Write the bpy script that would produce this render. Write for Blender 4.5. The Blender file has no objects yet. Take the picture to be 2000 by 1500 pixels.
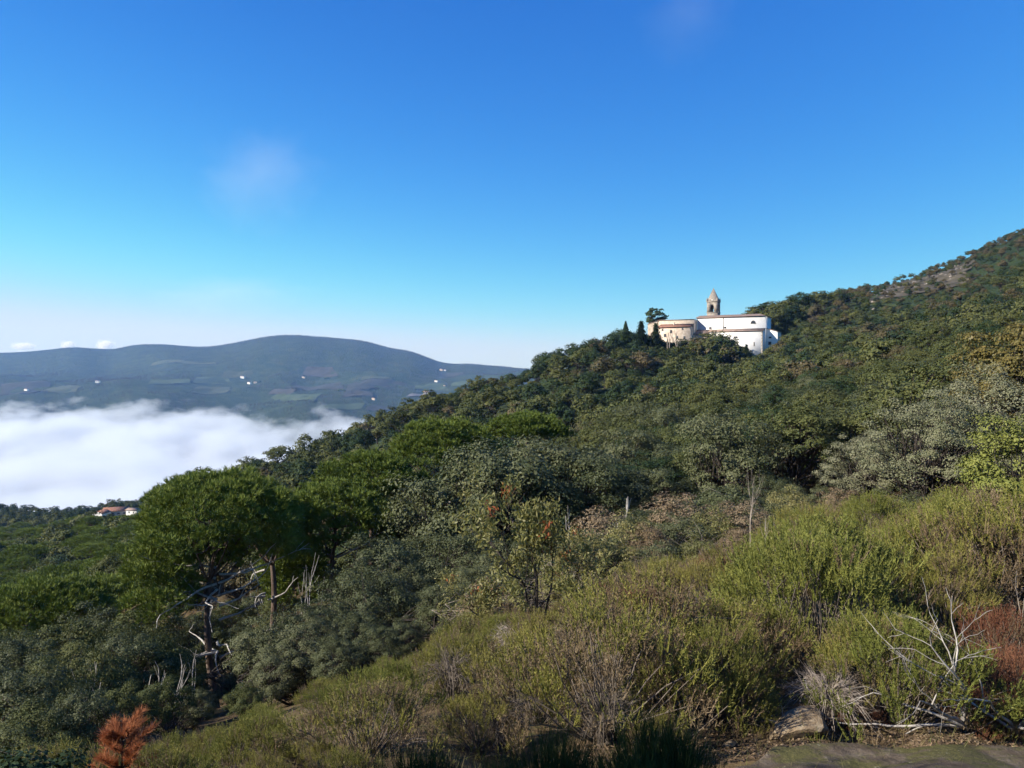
import bpy, math, random
import numpy as np

# ------------------------------------------------------------------ camera, sky, sun, exposure
SC = bpy.context.scene
F = 1511.0            # focal length in photo pixels (photo is 2000 wide)
HORIZON = 720.0       # photo row of the horizon
cam_data = bpy.data.cameras.new('camera')
cam_data.sensor_width = 36.0
cam_data.lens = 36.0 * F / 2000.0
cam_data.shift_y = -30.0 / 2000.0
cam_data.clip_start = 0.1
cam_data.clip_end = 90000.0
cam = bpy.data.objects.new('camera', cam_data)
cam.rotation_euler = (math.radians(90), 0, 0)
SC.collection.objects.link(cam)
SC.camera = cam

SUN_LEFT = math.radians(70)     # how far the sun stands to the left of straight behind the viewer
SUN_UP = math.radians(30)
to_sun = np.array([-math.sin(SUN_LEFT) * math.cos(SUN_UP), -math.cos(SUN_LEFT) * math.cos(SUN_UP), math.sin(SUN_UP)])

world = bpy.data.worlds.new('World')
SC.world = world
world.use_nodes = True
wn = world.node_tree
wn.nodes.clear()
w_out = wn.nodes.new('ShaderNodeOutputWorld')
w_bg = wn.nodes.new('ShaderNodeBackground')
w_sky = wn.nodes.new('ShaderNodeTexSky')
w_sky.sky_type = 'NISHITA'
w_sky.sun_disc = False
w_sky.sun_elevation = SUN_UP
w_sky.sun_rotation = -math.atan2(to_sun[0], to_sun[1])
w_sky.altitude = 400.0
w_sky.air_density = 1.0
w_sky.dust_density = 0.05
w_sky.ozone_density = 6.0
w_bg.inputs['Strength'].default_value = 0.053
# colour response of the phone camera: deeper, more saturated blue, the same everywhere in the sky
w_sep = wn.nodes.new('ShaderNodeSeparateColor'); w_com = wn.nodes.new('ShaderNodeCombineColor')
wn.links.new(w_sky.outputs['Color'], w_sep.inputs[0])
for ch, (pw, gain, cap) in enumerate(((1.8, 2.35, 0.66), (1.22, 1.72, 0.80), (0.66, 1.40, 1.0))):
    a = wn.nodes.new('ShaderNodeMath'); a.operation = 'MULTIPLY'; a.inputs[1].default_value = 0.11
    b = wn.nodes.new('ShaderNodeMath'); b.operation = 'POWER'; b.inputs[1].default_value = pw
    c = wn.nodes.new('ShaderNodeMath'); c.operation = 'MULTIPLY'; c.inputs[1].default_value = gain / 0.11
    e = wn.nodes.new('ShaderNodeMath'); e.operation = 'SMOOTH_MIN'; e.inputs[1].default_value = cap / 0.11; e.inputs[2].default_value = 0.25 / 0.11
    wn.links.new(w_sep.outputs[ch], a.inputs[0]); wn.links.new(a.outputs[0], b.inputs[0]); wn.links.new(b.outputs[0], c.inputs[0])
    wn.links.new(c.outputs[0], e.inputs[0]); wn.links.new(e.outputs[0], w_com.inputs[ch])
wn.links.new(w_com.outputs[0], w_bg.inputs['Color'])
wn.links.new(w_bg.outputs['Background'], w_out.inputs['Surface'])

sun_data = bpy.data.lights.new('sun', 'SUN')
sun_data.energy = 5.0
sun_data.angle = math.radians(0.53)
sun_data.color = (1.0, 0.93, 0.82)
sun = bpy.data.objects.new('sun', sun_data)
from mathutils import Vector, Matrix
sun.rotation_euler = Vector(to_sun.tolist()).to_track_quat('Z', 'Y').to_euler()
sun.location = (-60, -40, 60)
SC.collection.objects.link(sun)

vs = SC.view_settings
vs.view_transform = 'Standard'
vs.look = 'None'
vs.exposure = 1.0
vs.gamma = 1.0
vs.use_curve_mapping = False
cy = SC.cycles
cy.use_denoising = True
cy.use_adaptive_sampling = True
cy.adaptive_threshold = 0.02
cy.max_bounces = 6
cy.diffuse_bounces = 2
cy.glossy_bounces = 1
cy.transmission_bounces = 2
cy.transparent_max_bounces = 4
cy.volume_bounces = 3
cy.volume_step_rate = 0.15
cy.volume_max_steps = 300
cy.caustics_reflective = False
cy.caustics_refractive = False

rng = np.random.default_rng(11)
random.seed(5)
R = math.radians

# ------------------------------------------------------------------ small tools
COL = SC.collection

def tag(o, label=None, cat=None, group=None, kind=None):
    if label: o['label'] = label
    if cat: o['category'] = cat
    if group: o['group'] = group
    if kind: o['kind'] = kind
    return o

class Geo:
    """collects vertices and faces as arrays; build() links them as one mesh object"""
    def __init__(self):
        self.v = []; self.f = {3: [], 4: []}; self.m = {3: [], 4: []}; self.n = 0
    def add(self, verts, faces, mat=0):
        verts = np.asarray(verts, dtype=np.float32).reshape(-1, 3)
        faces = np.asarray(faces, dtype=np.int32)
        if len(faces) == 0: return
        k = faces.shape[1]
        self.v.append(verts); self.f[k].append(faces + self.n); self.m[k].append(np.full(len(faces), mat, dtype=np.int32))
        self.n += len(verts)
    def box(self, x0, x1, y0, y1, z0, z1, mat=0):
        v = [(x0,y0,z0),(x1,y0,z0),(x1,y1,z0),(x0,y1,z0),(x0,y0,z1),(x1,y0,z1),(x1,y1,z1),(x0,y1,z1)]
        self.add(v, [(0,3,2,1),(4,5,6,7),(0,1,5,4),(1,2,6,5),(2,3,7,6),(3,0,4,7)], mat)
    def poly_prism(self, pts, y0, y1, mat=0):
        """convex outline in x,z extruded along y"""
        n = len(pts)
        v = [(p[0], y0, p[1]) for p in pts] + [(p[0], y1, p[1]) for p in pts]
        for i in range(n):
            j = (i + 1) % n
            self.add([v[i], v[j], v[n + j], v[n + i]], [(0, 1, 2, 3)], mat)
        for i in range(1, n - 1):
            self.add([v[0], v[i + 1], v[i]], [(0, 1, 2)], mat)
            self.add([v[n], v[n + i], v[n + i + 1]], [(0, 1, 2)], mat)
    def tube(self, pts, radii, sides=5, mat=0):
        pts = np.asarray(pts, dtype=float); n = len(pts)
        t = np.gradient(pts, axis=0); t /= np.linalg.norm(t, axis=1)[:, None] + 1e-9
        ref = np.where(np.abs(t[:, 2:3]) > .9, np.array([[1., 0, 0]]), np.array([[0., 0, 1]]))
        a = np.cross(t, ref); a /= np.linalg.norm(a, axis=1)[:, None] + 1e-9
        b = np.cross(t, a)
        ang = np.arange(sides) * 2 * np.pi / sides
        ring = (a[:, None, :] * np.cos(ang)[None, :, None] + b[:, None, :] * np.sin(ang)[None, :, None]) * np.asarray(radii, dtype=float)[:, None, None]
        v = (pts[:, None, :] + ring).reshape(-1, 3)
        i = np.arange(n - 1)[:, None] * sides; j = np.arange(sides)[None, :]; k = (j + 1) % sides
        f = np.stack([i + j, i + k, i + sides + k, i + sides + j], axis=-1).reshape(-1, 4)
        self.add(v, f, mat)
    def merge(self, other):
        for k in (3, 4):
            for fa, ma in zip(other.f[k], other.m[k]):
                self.f[k].append(fa + self.n); self.m[k].append(ma)
        self.v += other.v; self.n += other.n
    def mesh(self, name, mats, smooth=False):
        me = bpy.data.meshes.new(name)
        v = np.concatenate(self.v) if self.v else np.zeros((0, 3), np.float32)
        loops, totals, mi = [], [], []
        for k in (3, 4):
            if self.f[k]:
                fa = np.concatenate(self.f[k]); loops.append(fa.ravel()); totals.append(np.full(len(fa), k, np.int32)); mi.append(np.concatenate(self.m[k]))
        loops = np.concatenate(loops); totals = np.concatenate(totals); mi = np.concatenate(mi)
        me.vertices.add(len(v)); me.vertices.foreach_set('co', v.ravel())
        me.loops.add(len(loops)); me.loops.foreach_set('vertex_index', loops)
        me.polygons.add(len(totals))
        me.polygons.foreach_set('loop_start', np.concatenate([[0], np.cumsum(totals)[:-1]]).astype(np.int32))
        me.polygons.foreach_set('loop_total', totals)
        for m in (mats if isinstance(mats, (list, tuple)) else [mats]): me.materials.append(m)
        me.polygons.foreach_set('material_index', mi)
        if smooth: me.polygons.foreach_set('use_smooth', np.ones(len(totals), dtype=bool))
        me.update(calc_edges=True)
        return me
    def build(self, name, mats, parent=None, smooth=False):
        return mesh_object(name, self.mesh(name, mats, smooth), parent)

def mesh_object(name, me, parent=None):
    o = bpy.data.objects.new(name, me); COL.objects.link(o)
    if parent is not None: o.parent = parent
    return o

def empty(name, loc=(0, 0, 0), rz=0.0, s=1.0):
    o = bpy.data.objects.new(name, None); COL.objects.link(o)
    o.location = loc; o.rotation_euler = (0, 0, rz); o.scale = (s, s, s)
    o.empty_display_size = 0.2
    return o

def unit(v):
    return v / (np.linalg.norm(v, axis=-1, keepdims=True) + 1e-9)

def rand_dirs(n, r=None):
    r = r or rng
    return unit(r.normal(size=(n, 3)))

# ------------------------------------------------------------------ procedural materials
def nodes_of(m):
    m.use_nodes = True
    nt = m.node_tree; nt.nodes.clear()
    return nt

def ramp(nt, fac, stops):
    r = nt.nodes.new('ShaderNodeValToRGB')
    cr = r.color_ramp
    while len(cr.elements) < len(stops): cr.elements.new(0.5)
    for e, (p, c) in zip(cr.elements, stops):
        e.position = p; e.color = (c[0], c[1], c[2], 1)
    nt.links.new(fac, r.inputs['Fac'])
    return r.outputs['Color']

def noise(nt, vec, scale, detail=4.0, rough=0.55):
    n = nt.nodes.new('ShaderNodeTexNoise')
    n.inputs['Scale'].default_value = scale; n.inputs['Detail'].default_value = detail; n.inputs['Roughness'].default_value = rough
    if vec is not None: nt.links.new(vec, n.inputs['Vector'])
    return n.outputs['Fac']

def mixc(nt, fac, a, b, blend='MIX'):
    m = nt.nodes.new('ShaderNodeMix'); m.data_type = 'RGBA'; m.blend_type = blend
    for s, val in ((0, fac), (6, a), (7, b)):
        if isinstance(val, (int, float)): m.inputs[s].default_value = val
        elif isinstance(val, tuple): m.inputs[s].default_value = (*val, 1)
        else: nt.links.new(val, m.inputs[s])
    return m.outputs[2]

def math_node(nt, op, a, b=None):
    m = nt.nodes.new('ShaderNodeMath'); m.operation = op
    for i, val in enumerate((a, b)):
        if val is None: continue
        if isinstance(val, (int, float)): m.inputs[i].default_value = val
        else: nt.links.new(val, m.inputs[i])
    return m.outputs[0]

def leaf_material(name, cols, trans=0.25, rough=0.55, spec=0.25, patch=0.35, tint=None):
    """leaf colour picked per leaf, per plant and in patches; a little light comes through"""
    m = bpy.data.materials.new(name); nt = nodes_of(m); L = nt.links
    geo = nt.nodes.new('ShaderNodeNewGeometry'); info = nt.nodes.new('ShaderNodeObjectInfo')
    tc = nt.nodes.new('ShaderNodeTexCoord')
    nz = noise(nt, tc.outputs['Object'], 0.9, 2.0)
    a = math_node(nt, 'MULTIPLY', geo.outputs['Random Per Island'], 0.45)
    b = math_node(nt, 'MULTIPLY', info.outputs['Random'], 0.35)
    c = math_node(nt, 'MULTIPLY', math_node(nt, 'SUBTRACT', nz, 0.3), patch * 1.6)
    f = math_node(nt, 'ADD', math_node(nt, 'ADD', a, b), c)
    n = len(cols)
    col = ramp(nt, f, [(i / (n - 1) if n > 1 else 0, cc) for i, cc in enumerate(cols)])
    p = nt.nodes.new('ShaderNodeBsdfPrincipled')
    L.new(col, p.inputs['Base Color'])
    p.inputs['Roughness'].default_value = rough
    p.inputs['Specular IOR Level'].default_value = spec
    out = nt.nodes.new('ShaderNodeOutputMaterial')
    if trans > 0:
        t = nt.nodes.new('ShaderNodeBsdfTranslucent')
        tcol = mixc(nt, 0.5, col, tint or (0.20, 0.24, 0.03))
        L.new(tcol, t.inputs['Color'])
        mx = nt.nodes.new('ShaderNodeMixShader'); mx.inputs[0].default_value = trans
        L.new(p.outputs[0], mx.inputs[1]); L.new(t.outputs[0], mx.inputs[2]); L.new(mx.outputs[0], out.inputs['Surface'])
    else:
        L.new(p.outputs[0], out.inputs['Surface'])
    return m

def solid_material(name, stops, scale=3.0, detail=5.0, rough=0.85, bump=0.0, bump_scale=None, coord='Object', spec=0.2, stretch=None):
    m = bpy.data.materials.new(name); nt = nodes_of(m); L = nt.links
    tc = nt.nodes.new('ShaderNodeTexCoord'); vec = tc.outputs[coord]
    if stretch:
        mp = nt.nodes.new('ShaderNodeMapping'); mp.inputs['Scale'].default_value = stretch
        L.new(vec, mp.inputs['Vector']); vec = mp.outputs[0]
    nz = noise(nt, vec, scale, detail, 0.62)
    n = len(stops)
    if not isinstance(stops[0][0], tuple): stops = [(0.3 + 0.4 * i / max(1, n - 1), c) for i, c in enumerate(stops)]
    else: stops = [(p[0], c) for p, c in stops]
    col = ramp(nt, nz, stops)
    p = nt.nodes.new('ShaderNodeBsdfPrincipled'); L.new(col, p.inputs['Base Color'])
    p.inputs['Roughness'].default_value = rough; p.inputs['Specular IOR Level'].default_value = spec
    if bump:
        bn = nt.nodes.new('ShaderNodeBump'); bn.inputs['Strength'].default_value = bump; bn.inputs['Distance'].default_value = 0.05
        L.new(noise(nt, vec, bump_scale or scale * 3, 6.0, 0.65), bn.inputs['Height']); L.new(bn.outputs[0], p.inputs['Normal'])
    out = nt.nodes.new('ShaderNodeOutputMaterial'); L.new(p.outputs[0], out.inputs['Surface'])
    return m

def volume_material(name, density, color, aniso=0.0, density_socket=None, absorb=1.0):
    m = bpy.data.materials.new(name); nt = nodes_of(m)
    pv = nt.nodes.new('ShaderNodeVolumePrincipled')
    pv.inputs['Color'].default_value = (*color, 1); pv.inputs['Density'].default_value = density
    pv.inputs['Anisotropy'].default_value = aniso
    out = nt.nodes.new('ShaderNodeOutputMaterial')
    nt.links.new(pv.outputs[0], out.inputs['Volume'])
    pv.inputs['Absorption Color'].default_value = (absorb, absorb, absorb, 1)
    if density_socket: density_socket(nt, pv)
    return m

# ------------------------------------------------------------------ the lie of the land
def hash2(ix, iy, seed):
    h = (ix.astype(np.int64) * 374761393 + iy.astype(np.int64) * 668265263 + seed * 1274126177) & 0xFFFFFFFF
    h = ((h ^ (h >> 13)) * 1274126177) & 0xFFFFFFFF
    return ((h ^ (h >> 16)) & 0xFFFF) / 65535.0

def vnoise(x, y, seed=0):
    ix, iy = np.floor(x), np.floor(y); fx, fy = x - ix, y - iy
    fx = fx * fx * (3 - 2 * fx); fy = fy * fy * (3 - 2 * fy)
    a, b, c, d = hash2(ix, iy, seed), hash2(ix + 1, iy, seed), hash2(ix, iy + 1, seed), hash2(ix + 1, iy + 1, seed)
    return (a * (1 - fx) + b * fx) * (1 - fy) + (c * (1 - fx) + d * fx) * fy - 0.5

def fbm(x, y, oct=4, seed=0):
    s, a = 0.0, 1.0
    for k in range(oct):
        s = s + a * vnoise(x * 2 ** k + 17.3 * k, y * 2 ** k - 9.1 * k, seed + k); a *= 0.5
    return s

NEAR = [  # x, y, z of ground around the viewpoint
 (7,0,-1.6),(-8,0,-4.4),(12,0,-1.2),(-16,0,-8.5),(0,6.5,-3.8),(3.5,6,-3.5),(-4,6,-4.3),(7,6,-3.3),
 (0,10,-5.4),(2.6,9.6,-5.1),(4.6,10,-5.05),(6.7,10.4,-5.05),(11,10,-4.7),(-5,10,-6.3),(-10,10,-8.2),(-17,10,-11.5),
 (5,13,-5.5),(9,13,-5.5),(8,17,-5.9),(12,18,-5.3),(18,20,-4.9),(6,16,-6.1),(2,16,-6.4),(7,24,-6.6),(12,26,-6.0),(18,28,-6.2),(4,22,-6.9),
 (-1.3,18,-7.2),(-4.5,17,-7.9),(-7.4,16,-8.6),(-14,20,-12.5)]
PIX = [  # photo column, photo row, distance
 (1040,1232,27),(1250,1140,30),(1500,1070,36),(1750,1000,40),(2000,980,42),(800,1300,30),(600,1345,35),(430,1372,48),(100,1455,30),(0,1410,45),(180,1350,58),(-200,1450,60),
 (680,1215,65),(820,1160,80),(1000,1090,88),(1200,1030,80),(1400,985,80),(1700,920,80),(2000,850,80),(100,1320,78),(2300,800,80),(-300,1380,100),
 (100,1180,130),(350,1120,120),(600,1065,130),(800,1025,130),(1000,965,130),(1200,925,120),(1500,860,120),(1800,795,120),(2000,745,120),(2300,650,120),
 (200,1085,220),(0,1110,220),(400,1060,200),(600,990,180),(800,905,200),(1000,850,200),(1150,835,200),(1300,805,200),(1500,775,200),(1700,735,200),(2000,640,200),(2300,540,200),
 (100,1055,350),(250,1006,560),(200,1008,590),(100,1022,600),(0,1035,500),(150,1000,740),(330,985,600),(0,1015,800),(-300,1060,800),(-300,1150,300),
 (340,1012,225),(480,968,235),(640,908,255),(800,828,275),(960,772,292),(1020,757,296),(1080,731,300),(1150,706,305),(1230,702,330),(1300,707,330),(1400,728,320),(1300,690,350),(1400,689,350),(1500,688,345),(1450,686,370),(1330,684,370),
 (1500,630,420),(1600,640,350),(1600,605,430),(1700,610,380),(1850,570,390),(2000,490,400),(1700,578,440),(1800,548,460),(1900,505,470),(2000,460,475),(2200,385,480),(2000,468,620),(1800,552,620),(1600,610,600),(1500,640,600),(2300,380,800),
 (1000,800,400),(800,880,390),(640,970,390),(480,1020,390),(1150,770,420),(1300,735,460),
 (150,1130,1000),(500,1090,900),(800,1000,800),(1100,900,800),(-300,1150,1200),(1400,760,900),(1800,640,1000),
 (0,1020,1700),(400,1000,1700),(800,960,1700),(1200,880,1700),(-400,1020,1700),(0,930,2400),(400,930,2400),(800,905,2400),(1100,860,2400),(-400,930,2400),
 (0,800,3100),(300,815,3100),(600,815,3100),(900,800,3100),(1100,790,3100),(-400,800,3100),
 (0,762,3800),(300,768,3800),(600,772,3700),(900,770,3700),(1100,765,3700),
 (0,735,4600),(200,738,4600),(400,742,4500),(600,744,4500),(800,746,4500),(1000,742,4600),(1200,740,4600),(-300,735,4600)]
CREST = [(-400,700),(-200,700),(0,693),(40,692),(110,686),(145,683),(180,687),(215,690),(250,682),(290,677),(330,677),(400,680),(440,676),(480,668),(520,658),(560,655),(600,656),(650,662),(720,669),(760,681),(800,687),(830,698),(862,712),(910,714),(980,719),(1050,722),(1200,722),(1500,722),(2000,722)]
for px, py in CREST:
    PIX += [(px, py, 6200), (px, py + 22, 8500), (px, min(760, py + 45), 14000)]
    if 0 <= px <= 1000: PIX += [(px, py + 22 + (12 if px < 300 else 0), 5400)]

ctl = [(x, y, z) for x, y, z in NEAR] + [((px - 1000) / F * d, d, (HORIZON - py) / F * d) for px, py, d in PIX]
ctl = np.array(ctl, dtype=float)

def warp(x, y):
    r = np.hypot(x, y); th = np.arctan2(x, y)
    th = np.where(np.abs(th) > np.pi / 2, np.sign(th) * (np.pi - np.abs(th)), th)
    lim = 0.72
    th = np.where(np.abs(th) > lim, np.sign(th) * (lim + 0.12 * np.tanh((np.abs(th) - lim) / 0.4)), th)
    return np.stack([4.0 * th, np.log(r + 4.0)], axis=-1), r

def tps(d2):
    return 0.5 * d2 * np.log(d2 + 1e-12)

CW, CR = warp(ctl[:, 0], ctl[:, 1])
n_c = len(ctl)
A = np.zeros((n_c + 3, n_c + 3))
dd = ((CW[:, None] - CW[None]) ** 2).sum(-1)
A[:n_c, :n_c] = tps(dd) + np.eye(n_c) * 2e-4
A[:n_c, n_c] = 1; A[:n_c, n_c + 1:] = CW
A[n_c:, :n_c] = A[:n_c, n_c:].T
TPS_W = np.linalg.solve(A, np.concatenate([ctl[:, 2] / (CR + 6.0), np.zeros(3)]))

def height(x, y):
    x = np.asarray(x, dtype=float); y = np.asarray(y, dtype=float)
    shp = np.broadcast(x, y).shape
    xf, yf = np.broadcast_to(x, shp).ravel(), np.broadcast_to(y, shp).ravel()
    out = np.empty(len(xf))
    for s in range(0, len(xf), 20000):
        w, r = warp(xf[s:s + 20000], yf[s:s + 20000])
        d2 = ((w[:, None] - CW[None]) ** 2).sum(-1)
        g = tps(d2) @ TPS_W[:n_c] + TPS_W[n_c] + w @ TPS_W[n_c + 1:]
        out[s:s + 20000] = g * (r + 6.0)
    r = np.hypot(xf, yf)
    wn_ = np.clip((r - 2.0) / 5.0, 0, 1); wn_ = wn_ * wn_ * (3 - 2 * wn_)
    out = out * wn_ + (1 - wn_) * (-1.75 - 0.30 * yf + 0.06 * xf)
    near = np.clip((r - 2) / 10, 0, 1) * np.clip((1200 - r) / 600, 0, 1)
    far = np.clip((r - 2600) / 1200, 0, 1) * (1 - 0.8 * np.clip((r - 4900) / 1000, 0, 1))
    out = out + near * (0.35 * fbm(xf / 3.0, yf / 3.0, 3, 3) + np.clip(r / 200, 0, 1) * 3.0 * fbm(xf / 40, yf / 40, 3, 7))
    out = out + far * 88.0 * fbm(xf / 480, yf / 1000, 5, 21)
    return out.reshape(shp)

def ground_at(px, d):
    """point of the ground that stands at a photo column, d metres out"""
    x = (px - 1000) / F * d
    return float(x), float(d), float(height(x, d))

def ray_ground(px, py, dmin=3.0, dmax=7000.0):
    """where the line of sight through a photo point meets the ground"""
    t = np.geomspace(dmin, dmax, 900)
    x = (px - 1000) / F * t; z = (HORIZON - py) / F * t
    h = height(x, t)
    k = np.argmax(h >= z) if np.any(h >= z) else len(t) - 1
    return float(x[k]), float(t[k]), float(h[k])
# ------------------------------------------------------------------ ground sheet
def ground_material():
    m = bpy.data.materials.new('ground_cover'); nt = nodes_of(m); L = nt.links
    tc = nt.nodes.new('ShaderNodeTexCoord'); v = tc.outputs['Object']
    near = ramp(nt, noise(nt, v, 1.3, 8.0, 0.7), [(0.28, (0.035, 0.024, 0.014)), (0.45, (0.075, 0.052, 0.030)), (0.56, (0.12, 0.085, 0.045)), (0.68, (0.075, 0.08, 0.03)), (0.8, (0.19, 0.14, 0.08))])
    wood = ramp(nt, noise(nt, v, 0.012, 10.0, 0.72), [(0.34, (0.018, 0.032, 0.014)), (0.5, (0.032, 0.050, 0.020)), (0.64, (0.055, 0.068, 0.028))])
    sep = nt.nodes.new('ShaderNodeSeparateXYZ'); L.new(v, sep.inputs[0])
    dist = nt.nodes.new('ShaderNodeMapRange'); dist.inputs[1].default_value = 70; dist.inputs[2].default_value = 260
    L.new(sep.outputs['Y'], dist.inputs[0])
    col = mixc(nt, dist.outputs[0], near, wood)
    p = nt.nodes.new('ShaderNodeBsdfPrincipled'); L.new(col, p.inputs['Base Color']); p.inputs['Roughness'].default_value = 0.95
    p.inputs['Specular IOR Level'].default_value = 0.1
    b1 = nt.nodes.new('ShaderNodeBump'); b1.inputs['Strength'].default_value = 0.7; b1.inputs['Distance'].default_value = 0.06
    L.new(noise(nt, v, 9.0, 8.0, 0.7), b1.inputs['Height'])
    b2 = nt.nodes.new('ShaderNodeBump'); b2.inputs['Strength'].default_value = 0.9; b2.inputs['Distance'].default_value = 12.0
    L.new(noise(nt, v, 0.045, 6.0, 0.75), b2.inputs['Height'])
    mixn = nt.nodes.new('ShaderNodeMix'); mixn.data_type = 'VECTOR'
    L.new(dist.outputs[0], mixn.inputs[0]); L.new(b1.outputs[0], mixn.inputs[4]); L.new(b2.outputs[0], mixn.inputs[5])
    L.new(mixn.outputs[1], p.inputs['Normal'])
    out = nt.nodes.new('ShaderNodeOutputMaterial'); L.new(p.outputs[0], out.inputs['Surface'])
    return m

def make_ground():
    rings = 0.6 * 1.0385 ** np.arange(268)
    ang = np.concatenate([np.radians(np.arange(-42, 42.01, 0.2)), np.radians(np.arange(45, 318.1, 3))])
    rr, aa = np.meshgrid(rings, ang, indexing='ij')
    x, y = rr * np.sin(aa), rr * np.cos(aa)
    z = height(x, y)
    g = Geo(); n = len(ang)
    i = np.arange(len(rings) - 1)[:, None] * n; j = np.arange(n)[None]; k = (j + 1) % n
    f = np.stack([i + j, i + k, i + n + k, i + n + j], -1).reshape(-1, 4)[:, ::-1]
    g.add(np.stack([x, y, z], -1).reshape(-1, 3), f)
    c = np.concatenate([[[0, 0, float(height(0, 0.01))]], np.stack([x[0], y[0], z[0]], -1)])
    g.add(c, np.stack([np.zeros(n, int), 1 + (np.arange(n) + 1) % n, 1 + np.arange(n)], -1))
    o = g.build('ground', ground_material(), smooth=True)
    return tag(o, kind='structure')
make_ground()
# ------------------------------------------------------------------ plant builders
def leaves(g, c, axis, nrm, L, W, mat=0, fold=0.12):
    n = len(c)
    axis = unit(axis); side = unit(np.cross(nrm, axis)); up = np.cross(axis, side)
    L = np.broadcast_to(L, n)[:, None]; W = np.broadcast_to(W, n)[:, None]
    v = np.stack([c - axis * L / 2, c + side * W / 2 - up * W * fold, c + axis * L / 2, c - side * W / 2 - up * W * fold], 1).reshape(-1, 3)
    b = np.arange(n)[:, None] * 4
    g.add(v, b + np.array([[0, 1, 2, 3]]), mat)

def blades(g, base, tip, width, mat=0):
    """thin needles: one narrow triangle each"""
    n = len(base)
    d = unit(tip - base); s = unit(np.cross(d, rand_dirs(n))) * (np.broadcast_to(width, n)[:, None] / 2)
    v = np.stack([base - s, base + s, tip], 1).reshape(-1, 3)
    g.add(v, np.arange(n)[:, None] * 3 + np.array([[0, 1, 2]]), mat)

def curve(p0, p1, sag=0.0, wob=0.1, n=5):
    p0, p1 = np.asarray(p0, float), np.asarray(p1, float)
    t = np.linspace(0, 1, n)[:, None]; ln = np.linalg.norm(p1 - p0)
    w = rng.normal(size=3) * wob * ln
    pts = p0 + (p1 - p0) * t + np.sin(np.pi * t) * w
    pts[:, 2] -= (np.sin(np.pi * t[:, 0])) * sag * ln
    return pts

def broadleaf(h, rx, rz, n_clump, n_leaf, leaf, rc, trunk_r, low=0.1, clump_flat=0.75, aspect=0.55, droop=0.0, multi=1):
    """(trunk Geo, crown Geo): clumps of leaves on an uneven crown, limbs reaching every clump"""
    tg, cg = Geo(), Geo()
    cz = h - rz
    d = rand_dirs(n_clump * 3); d = d[d[:, 2] > -0.55 + low][:n_clump]
    lob = 1 + 0.22 * np.sin(3 * np.arctan2(d[:, 1], d[:, 0]) + rng.uniform(0, 6)) * (1 - np.abs(d[:, 2])) + rng.normal(size=len(d)) * 0.10
    rad = rng.uniform(0.5, 1.0, len(d)) ** 0.6 * lob
    cc = d * rad[:, None] * np.array([rx - rc * 0.6, rx - rc * 0.6, rz - rc * 0.5]) + np.array([0, 0, cz])
    for k in range(len(cc)):
        r = rc * rng.uniform(0.65, 1.3); n = int(n_leaf * rng.uniform(0.7, 1.3))
        q = rand_dirs(n); q[:, 2] = np.where(q[:, 2] < -0.35, -q[:, 2] * 0.7, q[:, 2])
        rr = rng.uniform(0.25, 1.0, n) ** 0.5
        off = q * rr[:, None] * np.array([1, 1, clump_flat]) * r
        nr = unit(unit(off) * 0.65 + d[k] * 0.45 + np.array([0, 0, 0.3]) + rng.normal(size=(n, 3)) * 0.36)
        ax = np.cross(nr, rand_dirs(n)); ax[:, 2] -= droop
        ll = leaf * rng.uniform(0.65, 1.35, n)
        leaves(cg, cc[k] + off, ax, nr, ll, ll * aspect)
    stems = [np.array([rng.normal() * 0.12 * multi, rng.normal() * 0.12 * multi, -0.3]) for _ in range(multi)]
    forks = []
    for s in stems:
        top = np.array([s[0] * 3 + rng.normal() * 0.1 * rx, s[1] * 3 + rng.normal() * 0.1 * rx, cz - rz * 0.3])
        pts = curve(s, top, 0, 0.06, 6); tg.tube(pts, np.linspace(trunk_r, trunk_r * 0.6, 6), 6); forks.append(pts)
    for k in range(0, len(cc)):
        pts = forks[k % len(forks)]; st = pts[rng.integers(2, 6)]
        tg.tube(curve(st, cc[k], 0.05, 0.1, 4), np.linspace(trunk_r * 0.4, trunk_r * 0.08, 4), 4)
    return tg, cg

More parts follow.
